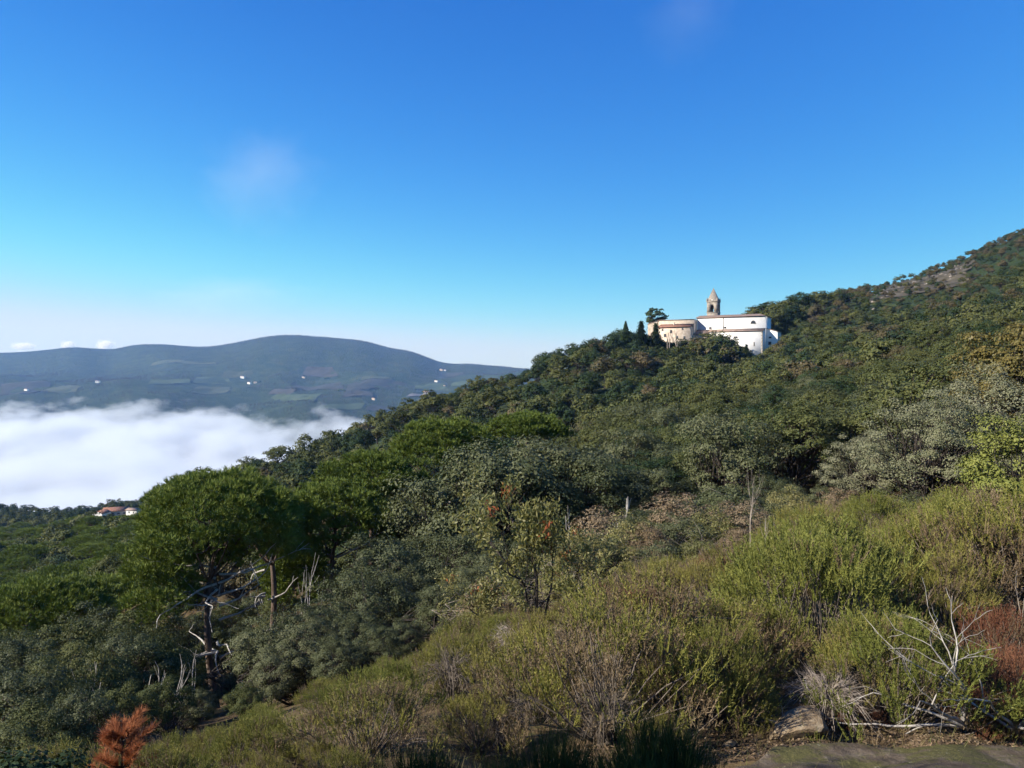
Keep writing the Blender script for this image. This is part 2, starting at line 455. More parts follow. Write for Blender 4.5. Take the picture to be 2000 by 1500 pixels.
def pine(h, R_, rz, n_puff, n_tuft, needle=0.34, width=0.035, per=9, puff_r=0.6, trunk_r=0.22, skirt=0.15, lean=(0, 0)):
    """stone pine: bare trunk, spreading limbs, umbrella of upward needle tufts"""
    tg, cg = Geo(), Geo()
    cz = h - rz
    d = rand_dirs(n_puff * 4); d = d[d[:, 2] > -skirt][:n_puff]
    lob = 1 + 0.16 * np.sin(4 * np.arctan2(d[:, 1], d[:, 0]) + rng.uniform(0, 6)) * (1 - np.abs(d[:, 2])) + rng.normal(size=len(d)) * 0.05
    rad = np.where(rng.uniform(size=len(d)) < 0.75, rng.uniform(0.86, 1.02, len(d)), rng.uniform(0.5, 0.85, len(d))) * lob
    cc = d * rad[:, None] * np.array([R_, R_, rz]) + np.array([lean[0], lean[1], cz])
    for k in range(len(cc)):
        n = int(n_tuft * rng.uniform(0.7, 1.3)); r = puff_r * rng.uniform(0.7, 1.25)
        q = rand_dirs(n); q[:, 2] = np.abs(q[:, 2]) * 0.9 - 0.12
        base = cc[k] + q * r * rng.uniform(0.55, 1, (n, 1))
        td = unit(q * 0.7 + d[k] * 0.25 + np.array([0, 0, 0.55]))
        b = np.repeat(base, per, 0); t = unit(np.repeat(td, per, 0) + rng.normal(size=(n * per, 3)) * 0.38)
        ln = needle * rng.uniform(0.7, 1.25, (n * per, 1))
        blades(cg, b, b + t * ln, width)
    top = np.array([lean[0] * 0.7, lean[1] * 0.7, cz - rz * 0.1])
    pts = curve((0, 0, -0.4), top, 0, 0.03, 8)
    tg.tube(pts, np.linspace(trunk_r, trunk_r * 0.55, 8), 8)
    for k in range(0, len(cc), max(1, len(cc) // 26)):
        st = pts[rng.integers(5, 8)]
        tg.tube(curve(st, cc[k] * 0.92 + np.array([lean[0], lean[1], cz]) * 0.08, 0.12, 0.06, 6), np.linspace(trunk_r * 0.34, trunk_r * 0.07, 6), 5)
    return tg, cg

def heath(h, rad, n_clump, n_plume=11, n_needle=24, needle=0.05, width=0.010, dry=0.15):
    """tree heath: clumps of upright feathery plumes over a dome, on thin grey stems; returns stems, green shoots, dry shoots"""
    sg, gg, dg = Geo(), Geo(), Geo()
    a = rng.uniform(0, 2 * np.pi, n_clump); u = rng.uniform(0, 1, n_clump) ** 0.55
    lob = 1 + 0.22 * np.sin(3 * a + rng.uniform(0, 6)) + 0.12 * np.sin(5 * a + rng.uniform(0, 6))
    dome = np.sqrt(np.clip(1 - (u * 0.93) ** 2, 0, 1))
    cz = h * (0.86 * dome + 0.10 * np.sin(2 * a + rng.uniform(0, 6)) * u) * rng.uniform(0.82, 1.06, n_clump)
    inner = rng.uniform(size=n_clump) < 0.22
    cz = np.where(inner, cz * rng.uniform(0.3, 0.8, n_clump), cz)
    cc = np.stack([np.cos(a) * u * rad * lob, np.sin(a) * u * rad * lob, np.maximum(cz, 0.18)], -1)
    out = np.stack([np.cos(a) * u, np.sin(a) * u, np.zeros(n_clump)], -1)
    isdry = rng.uniform(size=n_clump) < dry + 0.25 * inner
    for k in range(n_clump):
        n = int(n_plume * rng.uniform(0.7, 1.35)); r = 0.17 * rng.uniform(0.7, 1.4)
        q = rand_dirs(n); q[:, 2] = np.abs(q[:, 2]) * 0.8
        base = cc[k] + q * r * 0.6 - np.array([0, 0, 0.14])
        d = unit(q * 0.55 + out[k] * 0.45 + np.array([0, 0, 1.0]) + rng.normal(size=(n, 3)) * 0.08)
        ln = rng.uniform(0.14, 0.36, (n, 1)) * (0.7 + 0.3 * h / 1.5)
        tip = base + d * ln
        t = rng.uniform(0, 1, (n, n_needle, 1)) ** 0.85
        p = base[:, None] * (1 - t) + tip[:, None] * t
        nd = unit(d[:, None] * 0.8 + rand_dirs(n * n_needle).reshape(n, n_needle, 3) * 0.7)
        l = needle * rng.uniform(0.6, 1.4, (n, n_needle, 1)) * (1.2 - 0.6 * t)
        g = dg if isdry[k] else gg
        blades(g, p.reshape(-1, 3), (p + nd * l).reshape(-1, 3), width)
        blades(g, base, tip, width * 1.2)
        if k % 2 == 0:
            sg.tube(curve((rng.normal() * 0.08, rng.normal() * 0.08, -0.15), cc[k], -0.05, 0.08, 4), np.linspace(0.016, 0.005, 4), 3)
    return sg, gg, dg

def broom(h, rad, n_stem, width=0.008):
    """green broom: tall thin upright switches that split towards the tip"""
    g = Geo()
    a = rng.uniform(0, 2 * np.pi, n_stem); u = rng.uniform(0, 1, n_stem) ** 0.6
    hh = h * rng.uniform(0.6, 1.05, n_stem) * (1 - 0.3 * u)
    b = np.stack([np.cos(a) * u * rad * 0.35, np.sin(a) * u * rad * 0.35, np.full(n_stem, -0.1)], -1)
    t = np.stack([np.cos(a) * u * rad, np.sin(a) * u * rad, hh], -1) + rng.normal(size=(n_stem, 3)) * 0.05
    blades(g, b, t, width * 1.8)
    for r in range(16):
        f = rng.uniform(0.35, 0.95, (n_stem, 1)); s = b + (t - b) * f
        d = unit(unit(t - b) + rand_dirs(n_stem) * 0.28)
        blades(g, s, s + d * rng.uniform(0.12, 0.34, (n_stem, 1)) * h / 1.2, width)
    return g

def branching(p, d, length, radius, depth, g, tips, kids=(2, 4), spread=0.6, shrink=0.66, up=0.12, sides=5, n=4, gnarl=0.1):
    p, d = np.asarray(p, float), unit(np.asarray(d, float))
    pts = [p]; dd_ = d.copy(); seg = []
    for i in range(n):
        dd_ = unit(dd_ + rng.normal(size=3) * gnarl + np.array([0, 0, up * 0.4])); pts.append(pts[-1] + dd_ * length / n); seg.append(dd_)
    g.tube(pts, np.linspace(radius, radius * 0.55, n + 1), sides if depth > 1 else 3)
    if depth <= 0:
        tips.append((pts[-1], dd_)); return
    for k in range(rng.integers(kids[0], kids[1] + 1)):
        j = n if k == 0 else rng.integers(max(1, n // 2), n + 1)
        nd = unit(dd_ + rng.normal(size=3) * (spread * (0.5 if k == 0 else 1.0)) + np.array([0, 0, up]))
        branching(pts[j], nd, length * shrink * rng.uniform(0.75, 1.2), radius * (0.6 if k == 0 else 0.45), depth - 1, g, tips, kids, spread, shrink, up, sides, n, gnarl)

# ------------------------------------------------------------------ materials of the plants
M = {}
M['needles'] = leaf_material('pine_needles', [(.042, .068, .013), (.108, .145, .025), (.195, .23, .048)], 0.07, 0.6, 0.15)
M['oak'] = leaf_material('oak_leaves', [(.021, .031, .011), (.045, .056, .018), (.077, .084, .027), (.112, .108, .037)], 0.06, 0.65, 0.12)
M['oak_brown'] = leaf_material('browning_oak_leaves', [(.038, .040, .016), (.064, .058, .024), (.094, .072, .034), (.12, .085, .042)], 0.08, 0.6, 0.2)
M['holm'] = leaf_material('grey_green_leaves', [(.022, .030, .011), (.046, .056, .021), (.080, .088, .038), (.125, .125, .065)], 0.06, 0.6, 0.2)
M['dark'] = leaf_material('dark_evergreen_leaves', [(.012, .024, .010), (.024, .042, .016), (.045, .062, .022)], 0.05, 0.65, 0.12)
M['chestnut'] = leaf_material('chestnut_leaves', [(.075, .085, .028), (.13, .135, .042), (.20, .18, .065), (.25, .21, .09)], 0.3, 0.5, 0.3, tint=(0.3, 0.28, 0.05))
M['pale'] = leaf_material('pale_green_leaves', [(.055, .065, .032), (.105, .115, .058), (.165, .165, .095), (.23, .215, .14)], 0.15, 0.6, 0.2)
M['orange'] = leaf_material('orange_autumn_leaves', [(.24, .07, .025), (.34, .11, .04)], 0.25, 0.6, 0.2, tint=(0.4, 0.13, 0.04))
M['yellow'] = leaf_material('yellowing_leaves', [(.085, .085, .026), (.15, .12, .034), (.22, .15, .045)], 0.3, 0.5, 0.25, tint=(0.25, 0.2, 0.05))
M['heath'] = leaf_material('heath_shoots', [(.070, .080, .017), (.135, .138, .028), (.21, .19, .048), (.26, .21, .075)], 0.09, 0.6, 0.2)
M['heath_bright'] = leaf_material('young_heath_shoots', [(.074, .092, .018), (.150, .162, .034), (.235, .215, .056)], 0.1, 0.6, 0.2)
M['heath_dry'] = leaf_material('dry_heath_shoots', [(.075, .050, .028), (.13, .092, .052), (.19, .145, .090), (.23, .19, .13)], 0.12, 0.7, 0.15, tint=(0.25, 0.17, 0.08))
M['reddish'] = leaf_material('reddish_dry_shoots', [(.095, .040, .024), (.16, .068, .038), (.21, .115, .065)], 0.1, 0.7, 0.15, tint=(0.25, 0.1, 0.05))
M['rust'] = leaf_material('rust_dead_needles', [(.24, .085, .038), (.36, .135, .058), (.45, .20, .095)], 0.15, 0.7, 0.15, tint=(0.5, 0.2, 0.08))
M['broom'] = leaf_material('green_broom_switches', [(.022, .036, .010), (.040, .056, .015), (.060, .076, .022)], 0.1, 0.6, 0.2)
M['grass'] = leaf_material('dry_grass_blades', [(.10, .085, .04), (.19, .15, .075), (.10, .12, .035), (.26, .21, .12)], 0.2, 0.7, 0.15, tint=(0.3, 0.24, 0.1))
M['litter'] = leaf_material('dead_leaf_litter', [(.07, .048, .03), (.14, .095, .06), (.21, .155, .10), (.27, .22, .16)], 0.1, 0.8, 0.1, tint=(0.3, 0.17, 0.08))
M['olive'] = leaf_material('olive_leaves', [(.07, .085, .06), (.12, .135, .10), (.17, .18, .14)], 0.1, 0.5, 0.3)
M['bark'] = solid_material('grey_brown_bark', [(.020, .016, .013), (.050, .041, .034), (.095, .080, .068)], 6, 6, 0.9, 0.6, 14, stretch=(1, 1, .25))
M['pine_bark'] = solid_material('pine_bark', [(.040, .028, .022), (.10, .070, .055), (.17, .135, .115)], 5, 6, 0.9, 0.7, 12, stretch=(1, 1, .3))
M['dead_wood'] = solid_material('weathered_dead_wood', [(.17, .155, .14), (.32, .30, .275), (.47, .445, .41)], 5, 6, 0.8, 0.4, 20)
M['twig'] = solid_material('heath_stems', [(.085, .068, .055), (.16, .135, .11)], 8, 3, 0.9)
M['pale_twig'] = solid_material('pale_dry_twigs', [(.19, .155, .125), (.33, .285, .24)], 8, 3, 0.9)

def plant_meshes(kind, parts, mats):
    """parts: list of (name, Geo); returns a list of (part name, mesh)"""
    return [(n, g.mesh(kind + '_' + n, M[m])) for (n, g), m in zip(parts, mats)]

def plant(name, meshes, loc, rz, s, label, cat, group=None, sz=None, tilt=(0, 0)):
    o = empty(name, loc, rz, s)
    o.rotation_euler = (tilt[0], tilt[1], rz)
    if sz: o.scale = (s, s, s * sz)
    tag(o, label, cat, group)
    for n, me in meshes: mesh_object(n, me, o)
    return o

def tree_meshes(kind, tc, bark, leaf):
    return plant_meshes(kind, [('trunk', tc[0]), ('crown', tc[1])], (bark, leaf))

# far oaks (leaf sprays), mid oaks (finer), near thickets (leaf by leaf)
FAR_OAK = [tree_meshes('far_oak', broadleaf(rng.uniform(6.2, 7.4), 3.1, 2.6, 34, 52, 0.40, 1.05, 0.16), 'bark', 'oak') for _ in range(4)]
FAR_BROWN = [tree_meshes('far_browning_oak', broadleaf(6.0, 2.9, 2.4, 30, 50, 0.40, 1.05, 0.15), 'bark', 'oak_brown') for _ in range(2)]
FAR_DARK = [tree_meshes('far_evergreen', broadleaf(7.0, 2.9, 2.9, 36, 52, 0.38, 1.0, 0.16), 'bark', 'dark') for _ in range(2)]
MID_OAK = [tree_meshes('oak', broadleaf(rng.uniform(7.5, 9), 3.8, 3.2, 85, 140, 0.20, 0.85, 0.19), 'bark', 'oak') for _ in range(4)]
MID_HOLM = [tree_meshes('grey_green_oak', broadleaf(rng.uniform(7.0, 8.0), 3.5, 3.2, 95, 210, 0.13, 0.75, 0.12, low=-0.1), 'bark', 'holm') for _ in range(2)]
MID_BROWN = [tree_meshes('browning_oak', broadleaf(7.2, 3.4, 2.9, 80, 130, 0.20, 0.8, 0.17), 'bark', 'oak_brown')]
MID_DARK = [tree_meshes('evergreen_oak', broadleaf(7.8, 3.3, 3.2, 85, 140, 0.18, 0.8, 0.17), 'bark', 'dark')]
NEAR_HOLM = [tree_meshes('grey_green_thicket', broadleaf(5.2, 2.5, 2.5, 130, 190, 0.085, 0.5, 0.09, multi=4, low=0.0), 'bark', 'holm') for _ in range(3)]
NEAR_OAK = [tree_meshes('young_oak', broadleaf(5.0, 2.3, 2.3, 110, 150, 0.10, 0.5, 0.08, multi=3, low=0.0), 'bark', 'oak') for _ in range(2)]
NEAR_PINE = [tree_meshes('stone_pine', pine(14.0, 5.0, 2.9, 330, 17, 0.34, 0.036, 9, 0.62, 0.26, sk), 'pine_bark', 'needles') for sk in (0.22, 0.3)]
FAR_PINE = [tree_meshes('far_stone_pine', pine(9.5, 4.1, 1.9, 150, 14, 0.42, 0.07, 6, 0.62, 0.2, 0.12), 'pine_bark', 'needles') for _ in range(2)]
def heath_meshes(kind, hg, green, dry='heath_dry'):
    return plant_meshes(kind, [('stems', hg[0]), ('shoots', hg[1]), ('dry_shoots', hg[2])], ('twig', green, dry))
HEATH = [heath_meshes('tree_heath', heath(h_, r_, n_), 'heath') for h_, r_, n_ in ((1.95, 1.2, 120), (1.7, 1.3, 120), (2.1, 1.1, 115))]
HEATH_B = [heath_meshes('bright_heath', heath(h_, r_, n_, dry=0.06), 'heath_bright') for h_, r_, n_ in ((2.0, 1.2, 120), (1.75, 1.25, 115))]
HEATH_D = [heath_meshes('dry_heath', heath(h_, r_, n_, 11, 20, dry=0.5), 'heath') for h_, r_, n_ in ((1.6, 1.15, 110), (1.4, 1.2, 105))]
HEATH_R = [heath_meshes('reddish_heath', heath(h_, r_, n_, 11, 20, 0.045, 0.008, dry=0.85), 'heath_dry', 'reddish') for h_, r_, n_ in ((1.35, 1.1, 105),)]
BROOM = [plant_meshes('broom', [('switches', broom(h_, r_, 240))], ('broom',)) for h_, r_ in ((1.5, .55), (1.2, .5))]
# ------------------------------------------------------------------ church and convent on the spur
M['plaster'] = solid_material('white_plaster', [(.66, .64, .60), (.76, .74, .70), (.82, .80, .76)], 0.5, 6, 0.9)
M['old_plaster'] = solid_material('aged_cream_plaster', [(.33, .265, .20), (.45, .37, .29), (.55, .47, .385)], 0.9, 7, 0.9)
M['stone'] = solid_material('tower_stone', [(.16, .14, .12), (.25, .22, .185), (.33, .295, .25)], 1.4, 7, 0.95, 0.5, 4)
M['tile'] = solid_material('clay_roof_tiles', [(.16, .11, .09), (.24, .17, .135), (.31, .235, .19)], 0.9, 7, 0.95, 0.5, 5)
M['tile_red'] = solid_material('red_clay_roof_tiles', [(.14, .070, .050), (.21, .105, .072), (.28, .165, .12)], 0.9, 7, 0.95, 0.5, 5)
M['glass'] = solid_material('dark_window_glass', [(.012, .014, .018), (.03, .034, .04)], 2, 2, 0.25, spec=0.5)
M['quoin'] = solid_material('grey_quoin_stone', [(.24, .22, .20), (.36, .34, .31)], 1.5, 5, 0.9)
M['metal'] = solid_material('dark_downpipe_metal', [(.04, .035, .03), (.08, .07, .06)], 3, 3, 0.6)
M['bronze'] = solid_material('bell_bronze', [(.05, .055, .04), (.09, .085, .06)], 3, 3, 0.5)

def window(parent, x, z, w, h, y, lunette=False):
    """an opening on a wall that faces -y: surround, sill and a dark pane"""
    f = Geo(); t = 0.13
    if lunette: outer = [(x + (w/2 + t) * math.cos(q), z - h/2 + (h + t) * math.sin(q)) for q in np.linspace(0, np.pi, 13)]; inner = [(x + w/2 * math.cos(q), z - h/2 + h * math.sin(q)) for q in np.linspace(0, np.pi, 13)]
    else: outer = [(x + w/2 + t, z - h/2), (x + w/2 + t, z + h/2 + t), (x - w/2 - t, z + h/2 + t), (x - w/2 - t, z - h/2)]; inner = [(x + w/2, z - h/2), (x + w/2, z + h/2), (x - w/2, z + h/2), (x - w/2, z - h/2)]
    n = len(outer); v = [(a_, yy, b_) for yy in (y - .07, y + .02) for ring in (outer, inner) for a_, b_ in ring]
    for i in range(n - 1):
        f.add(v, [(i, i + 1, n + i + 1, n + i), (2*n + i, 3*n + i, 3*n + i + 1, 2*n + i + 1), (i, 2*n + i, 2*n + i + 1, i + 1), (n + i, n + i + 1, 3*n + i + 1, 3*n + i)]) if i == 0 else f.f[4].append(np.array([(i, i + 1, n + i + 1, n + i), (2*n + i, 3*n + i, 3*n + i + 1, 2*n + i + 1), (i, 2*n + i, 2*n + i + 1, i + 1), (n + i, n + i + 1, 3*n + i + 1, 3*n + i)], np.int32))
        if i > 0: f.m[4].append(np.zeros(4, np.int32))
    wo = f.build('window', M['quoin'], parent)
    p = Geo()
    if lunette:
        a = np.linspace(0, np.pi, 11)
        p.poly_prism([(x - w/2, z - h/2)] + [(x + w/2 * math.cos(q), z - h/2 + .02 + h * math.sin(q)) for q in a], y - .03, y + .01)
    else:
        p.box(x - w/2, x + w/2, y - .03, y + .01, z - h/2, z + h/2)
    p.build('pane', M['glass'], wo)
    s = Geo(); s.box(x - w/2 - .2, x + w/2 + .2, y - .16, y + .02, z - h/2 - .14, z - h/2 - .002); s.build('sill', M['quoin'], wo)
    return wo

def roof_slab(g, pts, th=0.22):
    """a sloping roof plane from its four corners, with thickness"""
    p = np.array(pts, float); q = p - np.array([0, 0, th])
    g.add(np.concatenate([p, q]), [(0, 1, 2, 3), (7, 6, 5, 4), (0, 4, 5, 1), (1, 5, 6, 2), (2, 6, 7, 3), (3, 7, 4, 0)])

CH_D = 345.0
CH_X, CH_Z = (1430 - 1000) / F * CH_D, (HORIZON - 691) / F * CH_D
CH_ROT = R(-30)

church = empty('church', (CH_X, CH_D, CH_Z), CH_ROT)
tag(church, 'long white plastered church with low tiled roofs on the wooded spur', 'church')
g = Geo(); g.box(-17, 13.5, 4, 16, -6, 16.8); nave = g.build('nave_wall', M['plaster'], church)
g = Geo(); g.box(-10.6, 13.25, 0, 3.99, -6, 10.0); g.build('aisle_wall', M['plaster'], church)
g = Geo(); g.poly_prism([(-10.6, 10.0), (13.25, 10.0), (13.25, 10.01), (-10.6, 10.01)], 0.1, 3.9); g.build('wall_cap', M['plaster'], church)
g = Geo()  # hipped nave roof
a = [(-17.5, 3.4, 16.85), (14.0, 3.4, 16.85), (14.0, 16.6, 16.85), (-17.5, 16.6, 16.85)]
rg = [(-17.5, 10, 18.15), (9.5, 10, 18.15)]
v = a + rg + [(x, y, z - .25) for x, y, z in a]
g.add(v, [(0, 1, 5, 4), (2, 3, 4, 5)]); g.add(v, [(1, 2, 5), (3, 0, 4)]); g.add(v, [(0, 6, 7, 1), (1, 7, 8, 2), (2, 8, 9, 3), (3, 9, 6, 0), (6, 9, 8, 7)])
g.build('nave_roof', M['tile'], church)
g = Geo(); roof_slab(g, [(-10.9, -.5, 10.1), (13.7, -.5, 10.1), (13.7, 3.98, 11.3), (-10.9, 3.98, 11.3)]); g.build('aisle_roof', M['tile'], church)
g = Geo(); g.poly_prism([(13.52, -6), (18.3, -6), (18.3, 9.7), (13.52, 11.1)], 6, 14); annex = g.build('annex', M['plaster'], church)
g = Geo(); roof_slab(g, [(13.52, 5.7, 11.35), (18.6, 5.7, 9.85), (18.6, 14.3, 9.85), (13.52, 14.3, 11.35)]); g.build('annex_roof', M['tile'], church)
g = Geo(); g.box(-18.9, -10.62, -0.6, 3.99, -6, 9.1); g.build('porch_wall', M['old_plaster'], church)
g = Geo(); roof_slab(g, [(-19.2, -1.1, 9.25), (-10.3, -1.1, 9.25), (-10.3, 3.97, 11.25), (-19.2, 3.97, 11.25)]); g.build('porch_roof', M['tile'], church)
for k in range(16):     # corner quoins of the aisle, stone by stone
    w_ = 0.75 if k % 2 else 0.5
    g = Geo(); g.box(13.25 - w_, 13.33, -.08, .5 if k % 2 else .8, -1.5 + k * .71, -1.5 + k * .71 + .66); g.build('quoin', M['quoin'], church)
g = Geo(); g.box(-5.15, -4.9, 3.86, 3.995, 11.35, 16.6); g.build('downpipe', M['metal'], church)
window(church, 8.3, 14.1, 2.1, 1.3, 4, True)
window(church, -10.9, 12.0, 1.0, .7, 4); window(church, -4.2, 12.0, 1.0, .6, 4)
window(church, 1.5, 7.4, 1.6, .55, 0); window(church, 9.6, 4.2, .3, 1.5, 0)
window(church, 15.0, 4.6, 1.1, 1.2, 6); window(church, 15.2, 7.2, .9, .5, 6)
window(church, -17.3, 7.4, .9, 1.0, -.6); window(church, -14.6, 7.0, .8, 1.0, -.6)

tower = empty('bell_tower', (0, 0, 0)); tower.parent = church
def belfry_side(w, y, z0, z1, ow, spring, th):
    """wall with an arched opening in the x,z plane at y"""
    g = Geo(); n = 12
    g.box(-w/2, -ow/2, y, y + th, z0, z1); g.box(ow/2, w/2, y, y + th, z0, z1)
    a = np.linspace(0, np.pi, n + 1)
    for i in range(n):
        x0, x1 = math.cos(a[i]) * ow/2, math.cos(a[i + 1]) * ow/2; s0, s1 = spring + math.sin(a[i]) * ow/2, spring + math.sin(a[i + 1]) * ow/2
        v = [(x0, y, s0), (x1, y, s1), (x1, y, z1), (x0, y, z1), (x0, y + th, s0), (x1, y + th, s1), (x1, y + th, z1), (x0, y + th, z1)]
        g.add(v, [(0, 3, 2, 1), (4, 5, 6, 7), (0, 1, 5, 4), (2, 3, 7, 6)])
    return g
def spin(g, k, cx, cy):
    """a copy of a Geo turned k quarter turns about its own axis, then moved"""
    o = Geo(); c, s = [(1, 0), (0, 1), (-1, 0), (0, -1)][k]
    for q in (3, 4):
        o.f[q] = list(g.f[q]); o.m[q] = list(g.m[q])
    o.v = [np.stack([v[:, 0] * c - v[:, 1] * s + cx, v[:, 0] * s + v[:, 1] * c + cy, v[:, 2]], -1) for v in g.v]; o.n = g.n
    return o
TX, TY, TW = -11.8, 12.6, 4.9
g = Geo(); g.box(TX - TW/2, TX + TW/2, TY - TW/2, TY + TW/2, 10, 19.3); g.build('tower_shaft', M['stone'], tower)
g = Geo(); g.box(TX - TW/2 - .18, TX + TW/2 + .18, TY - TW/2 - .18, TY + TW/2 + .18, 19.3, 19.65); g.build('string_course', M['stone'], tower)
side = belfry_side(TW - .01, -TW/2, 19.65, 24.4, 1.6, 22.2, .55)
for k in range(4): spin(side, k, TX, TY).build('belfry_wall', M['stone'], tower)
g = Geo(); g.box(TX - TW/2 - .22, TX + TW/2 + .22, TY - TW/2 - .22, TY + TW/2 + .22, 24.4, 24.75); g.build('cornice', M['stone'], tower)
gab = Geo(); gab.poly_prism([(-TW/2, 24.75), (TW/2, 24.75), (0, 26.0)], -TW/2 - .05, -TW/2 + .45)
for k in range(4): spin(gab, k, TX, TY).build('gable', M['stone'], tower)
g = Geo(); b = [(TX + sx * TW/2 * 1.0, TY + sy * TW/2 * 1.0, 24.76) for sx, sy in ((-1, -1), (1, -1), (1, 1), (-1, 1))]
g.add(b + [(TX, TY, 31.2)], [(0, 1, 4), (1, 2, 4), (2, 3, 4), (3, 0, 4)]); g.build('spire', M['stone'], tower)
for sx in (-1, 1):
    for sy in (-1, 1):
        g = Geo(); x, y = TX + sx * (TW/2 - .1), TY + sy * (TW/2 - .1)
        b = [(x - .28, y - .28, 24.75), (x + .28, y - .28, 24.75), (x + .28, y + .28, 24.75), (x - .28, y + .28, 24.75)]
        b2 = [(p[0], p[1], 25.5) for p in b]
        g.add(b + b2, [(0, 1, 5, 4), (1, 2, 6, 5), (2, 3, 7, 6), (3, 0, 4, 7)]); g.add(b2 + [(x, y, 26.7)], [(0, 1, 4), (1, 2, 4), (2, 3, 4), (3, 0, 4)])
        g.build('pinnacle', M['stone'], tower)
g = Geo(); a = np.linspace(0, 2 * np.pi, 12, endpoint=False); g.poly_prism([(TX + .25 * math.cos(q), 25.35 + .25 * math.sin(q)) for q in a], TY - TW/2 - .12, TY - TW/2 + .02); g.build('oculus', M['plaster'], tower)
g = Geo(); prof = [(.12, 22.9), (.3, 22.7), (.38, 22.2), (.5, 21.7), (.66, 21.4)]
g.tube([(TX, TY, z) for r_, z in prof], [r_ for r_, z in prof], 12); g.box(TX - 1.8, TX + 1.8, TY - .1, TY + .1, 22.9, 23.1); g.build('bell', M['bronze'], tower)

convent = empty('convent', (CH_X, CH_D, CH_Z), CH_ROT)
tag(convent, 'cream plastered convent wing with red tiled roof beside the white church', 'building')
g = Geo(); g.box(-32.3, -17.4, -6, -1.01, -7, 12.4); g.build('wall', M['old_plaster'], convent)
g = Geo(); roof_slab(g, [(-32.7, -6.6, 12.45), (-17.0, -6.6, 12.45), (-17.0, -1.02, 13.95), (-32.7, -1.02, 13.95)]); rf = g.build('roof', M['tile_red'], convent)
g = Geo(); g.box(-25.9, -25.3, -3.6, -3.0, 13.0, 14.3); g.box(-26.0, -25.2, -3.7, -2.9, 14.3, 14.45); g.build('chimney', M['old_plaster'], rf)
g = Geo(); g.box(-34, -17.05, -1, 3.95, -7, 15.8); g.build('upper_wall', M['old_plaster'], convent)
g = Geo(); roof_slab(g, [(-34.3, -1.35, 16.0), (-17.02, -1.35, 16.0), (-17.02, 3.9, 16.3), (-34.3, 3.9, 16.3)], .18); g.build('upper_roof', M['tile'], convent)
g = Geo(); g.poly_prism([(-39, -7), (-34.02, -7), (-34.02, 15.6), (-39, 14.2)], -1.2, 8); g.build('end_wall', M['old_plaster'], convent)
g = Geo(); roof_slab(g, [(-39.3, -1.5, 14.35), (-34.02, -1.5, 15.82), (-34.02, 8.3, 15.82), (-39.3, 8.3, 14.35)], .15); g.build('end_roof', M['tile'], convent)
for x, z, w_, h_ in ((-20.8, 11.4, .6, .7), (-26.2, 10.3, .9, 1.2), (-19.9, 7.4, .9, 1.2), (-23.4, 7.6, .9, 1.2), (-29.0, 8.6, .9, 1.2), (-30.2, 11.2, .6, .7)):
    window(convent, x, z, w_, h_, -6)

# ------------------------------------------------------------------ farmhouses
def house(name, label, cat, loc, rz, w, d, h, pitch, wall, roof, windows=0, s=1.0, gable_x=True):
    o = empty(name, loc, rz, s); tag(o, label, cat)
    g = Geo()
    g.poly_prism([(-d/2, -3), (d/2, -3), (d/2, h), (0, h + pitch), (-d/2, h)], -w/2, w/2)
    if gable_x:
        g.v = [np.stack([v[:, 1], v[:, 0], v[:, 2]], -1) for v in g.v]
        g.f = {k: [f[:, ::-1] for f in fs] for k, fs in g.f.items()}
    wl = g.build('wall', M[wall], o)
    r = Geo(); e = 0.5
    zc = h + pitch + .12; ze = h - e * pitch / (d/2) + .12
    if gable_x:
        roof_slab(r, [(-w/2 - e, -d/2 - e, ze), (w/2 + e, -d/2 - e, ze), (w/2 + e, 0, zc), (-w/2 - e, 0, zc)]); roof_slab(r, [(w/2 + e, d/2 + e, ze), (-w/2 - e, d/2 + e, ze), (-w/2 - e, 0, zc), (w/2 + e, 0, zc)])
    else:
        roof_slab(r, [(-d/2 - e, w/2 + e, ze), (-d/2 - e, -w/2 - e, ze), (0, -w/2 - e, zc), (0, w/2 + e, zc)]); roof_slab(r, [(d/2 + e, -w/2 - e, ze), (d/2 + e, w/2 + e, ze), (0, w/2 + e, zc), (0, -w/2 - e, zc)])
    rf = r.build('roof', M[roof], o)
    yf = -d/2 if gable_x else -w/2
    wd = w if gable_x else d
    for i in range(windows): window(o, (i - (windows - 1) / 2) * wd / (windows + .4), h * .55, wd * .09, h * .26, yf)
    return o
EXCL = []   # discs (x, y, radius) that stay free of trees
def house_at(px, py_base, d, *a, rad=0, **k):
    x, y, z = (px - 1000) / F * d, d, 0
    z = float(height(x, y))
    EXCL.append((x, y, rad or 9))
    return x, y, z
p = house_at(198, 1005, 560); house('farmhouse', 'white gabled farmhouse below the dark wooded ridge by the fog', 'house', (p[0], p[1], p[2]), R(-10), 9, 8, 4.6, 1.7, 'plaster', 'tile_red', 1, gable_x=False)
p = house_at(228, 1002, 572); house('farmhouse', 'long low farmhouse with orange tiled roof behind the white gabled one', 'house', (p[0], p[1], p[2] + 1), R(18), 17, 8, 4.2, 2.2, 'old_plaster', 'tile_red', 4)
p = house_at(262, 1000, 566); house('outbuilding', 'small white outbuilding uphill of the orange roofed farmhouse', 'house', (p[0], p[1], p[2]), R(-14), 9, 6, 3.6, 1.0, 'plaster', 'tile', 2)
# ------------------------------------------------------------------ placing the plants
def proj(x, y, z):
    return 1000 + F * x / y, HORIZON - F * z / y

def line(px, pts):
    return np.interp(px, [p[0] for p in pts], [p[1] for p in pts])

HEATH_TOP = [(-200, 1500), (250, 1500), (330, 1440), (500, 1390), (650, 1330), (850, 1250), (905, 1195), (1100, 1180), (1200, 1110), (1330, 1075), (1500, 1035), (1555, 985), (1620, 960), (1700, 950), (1780, 990), (1900, 945), (2000, 930), (2300, 900)]

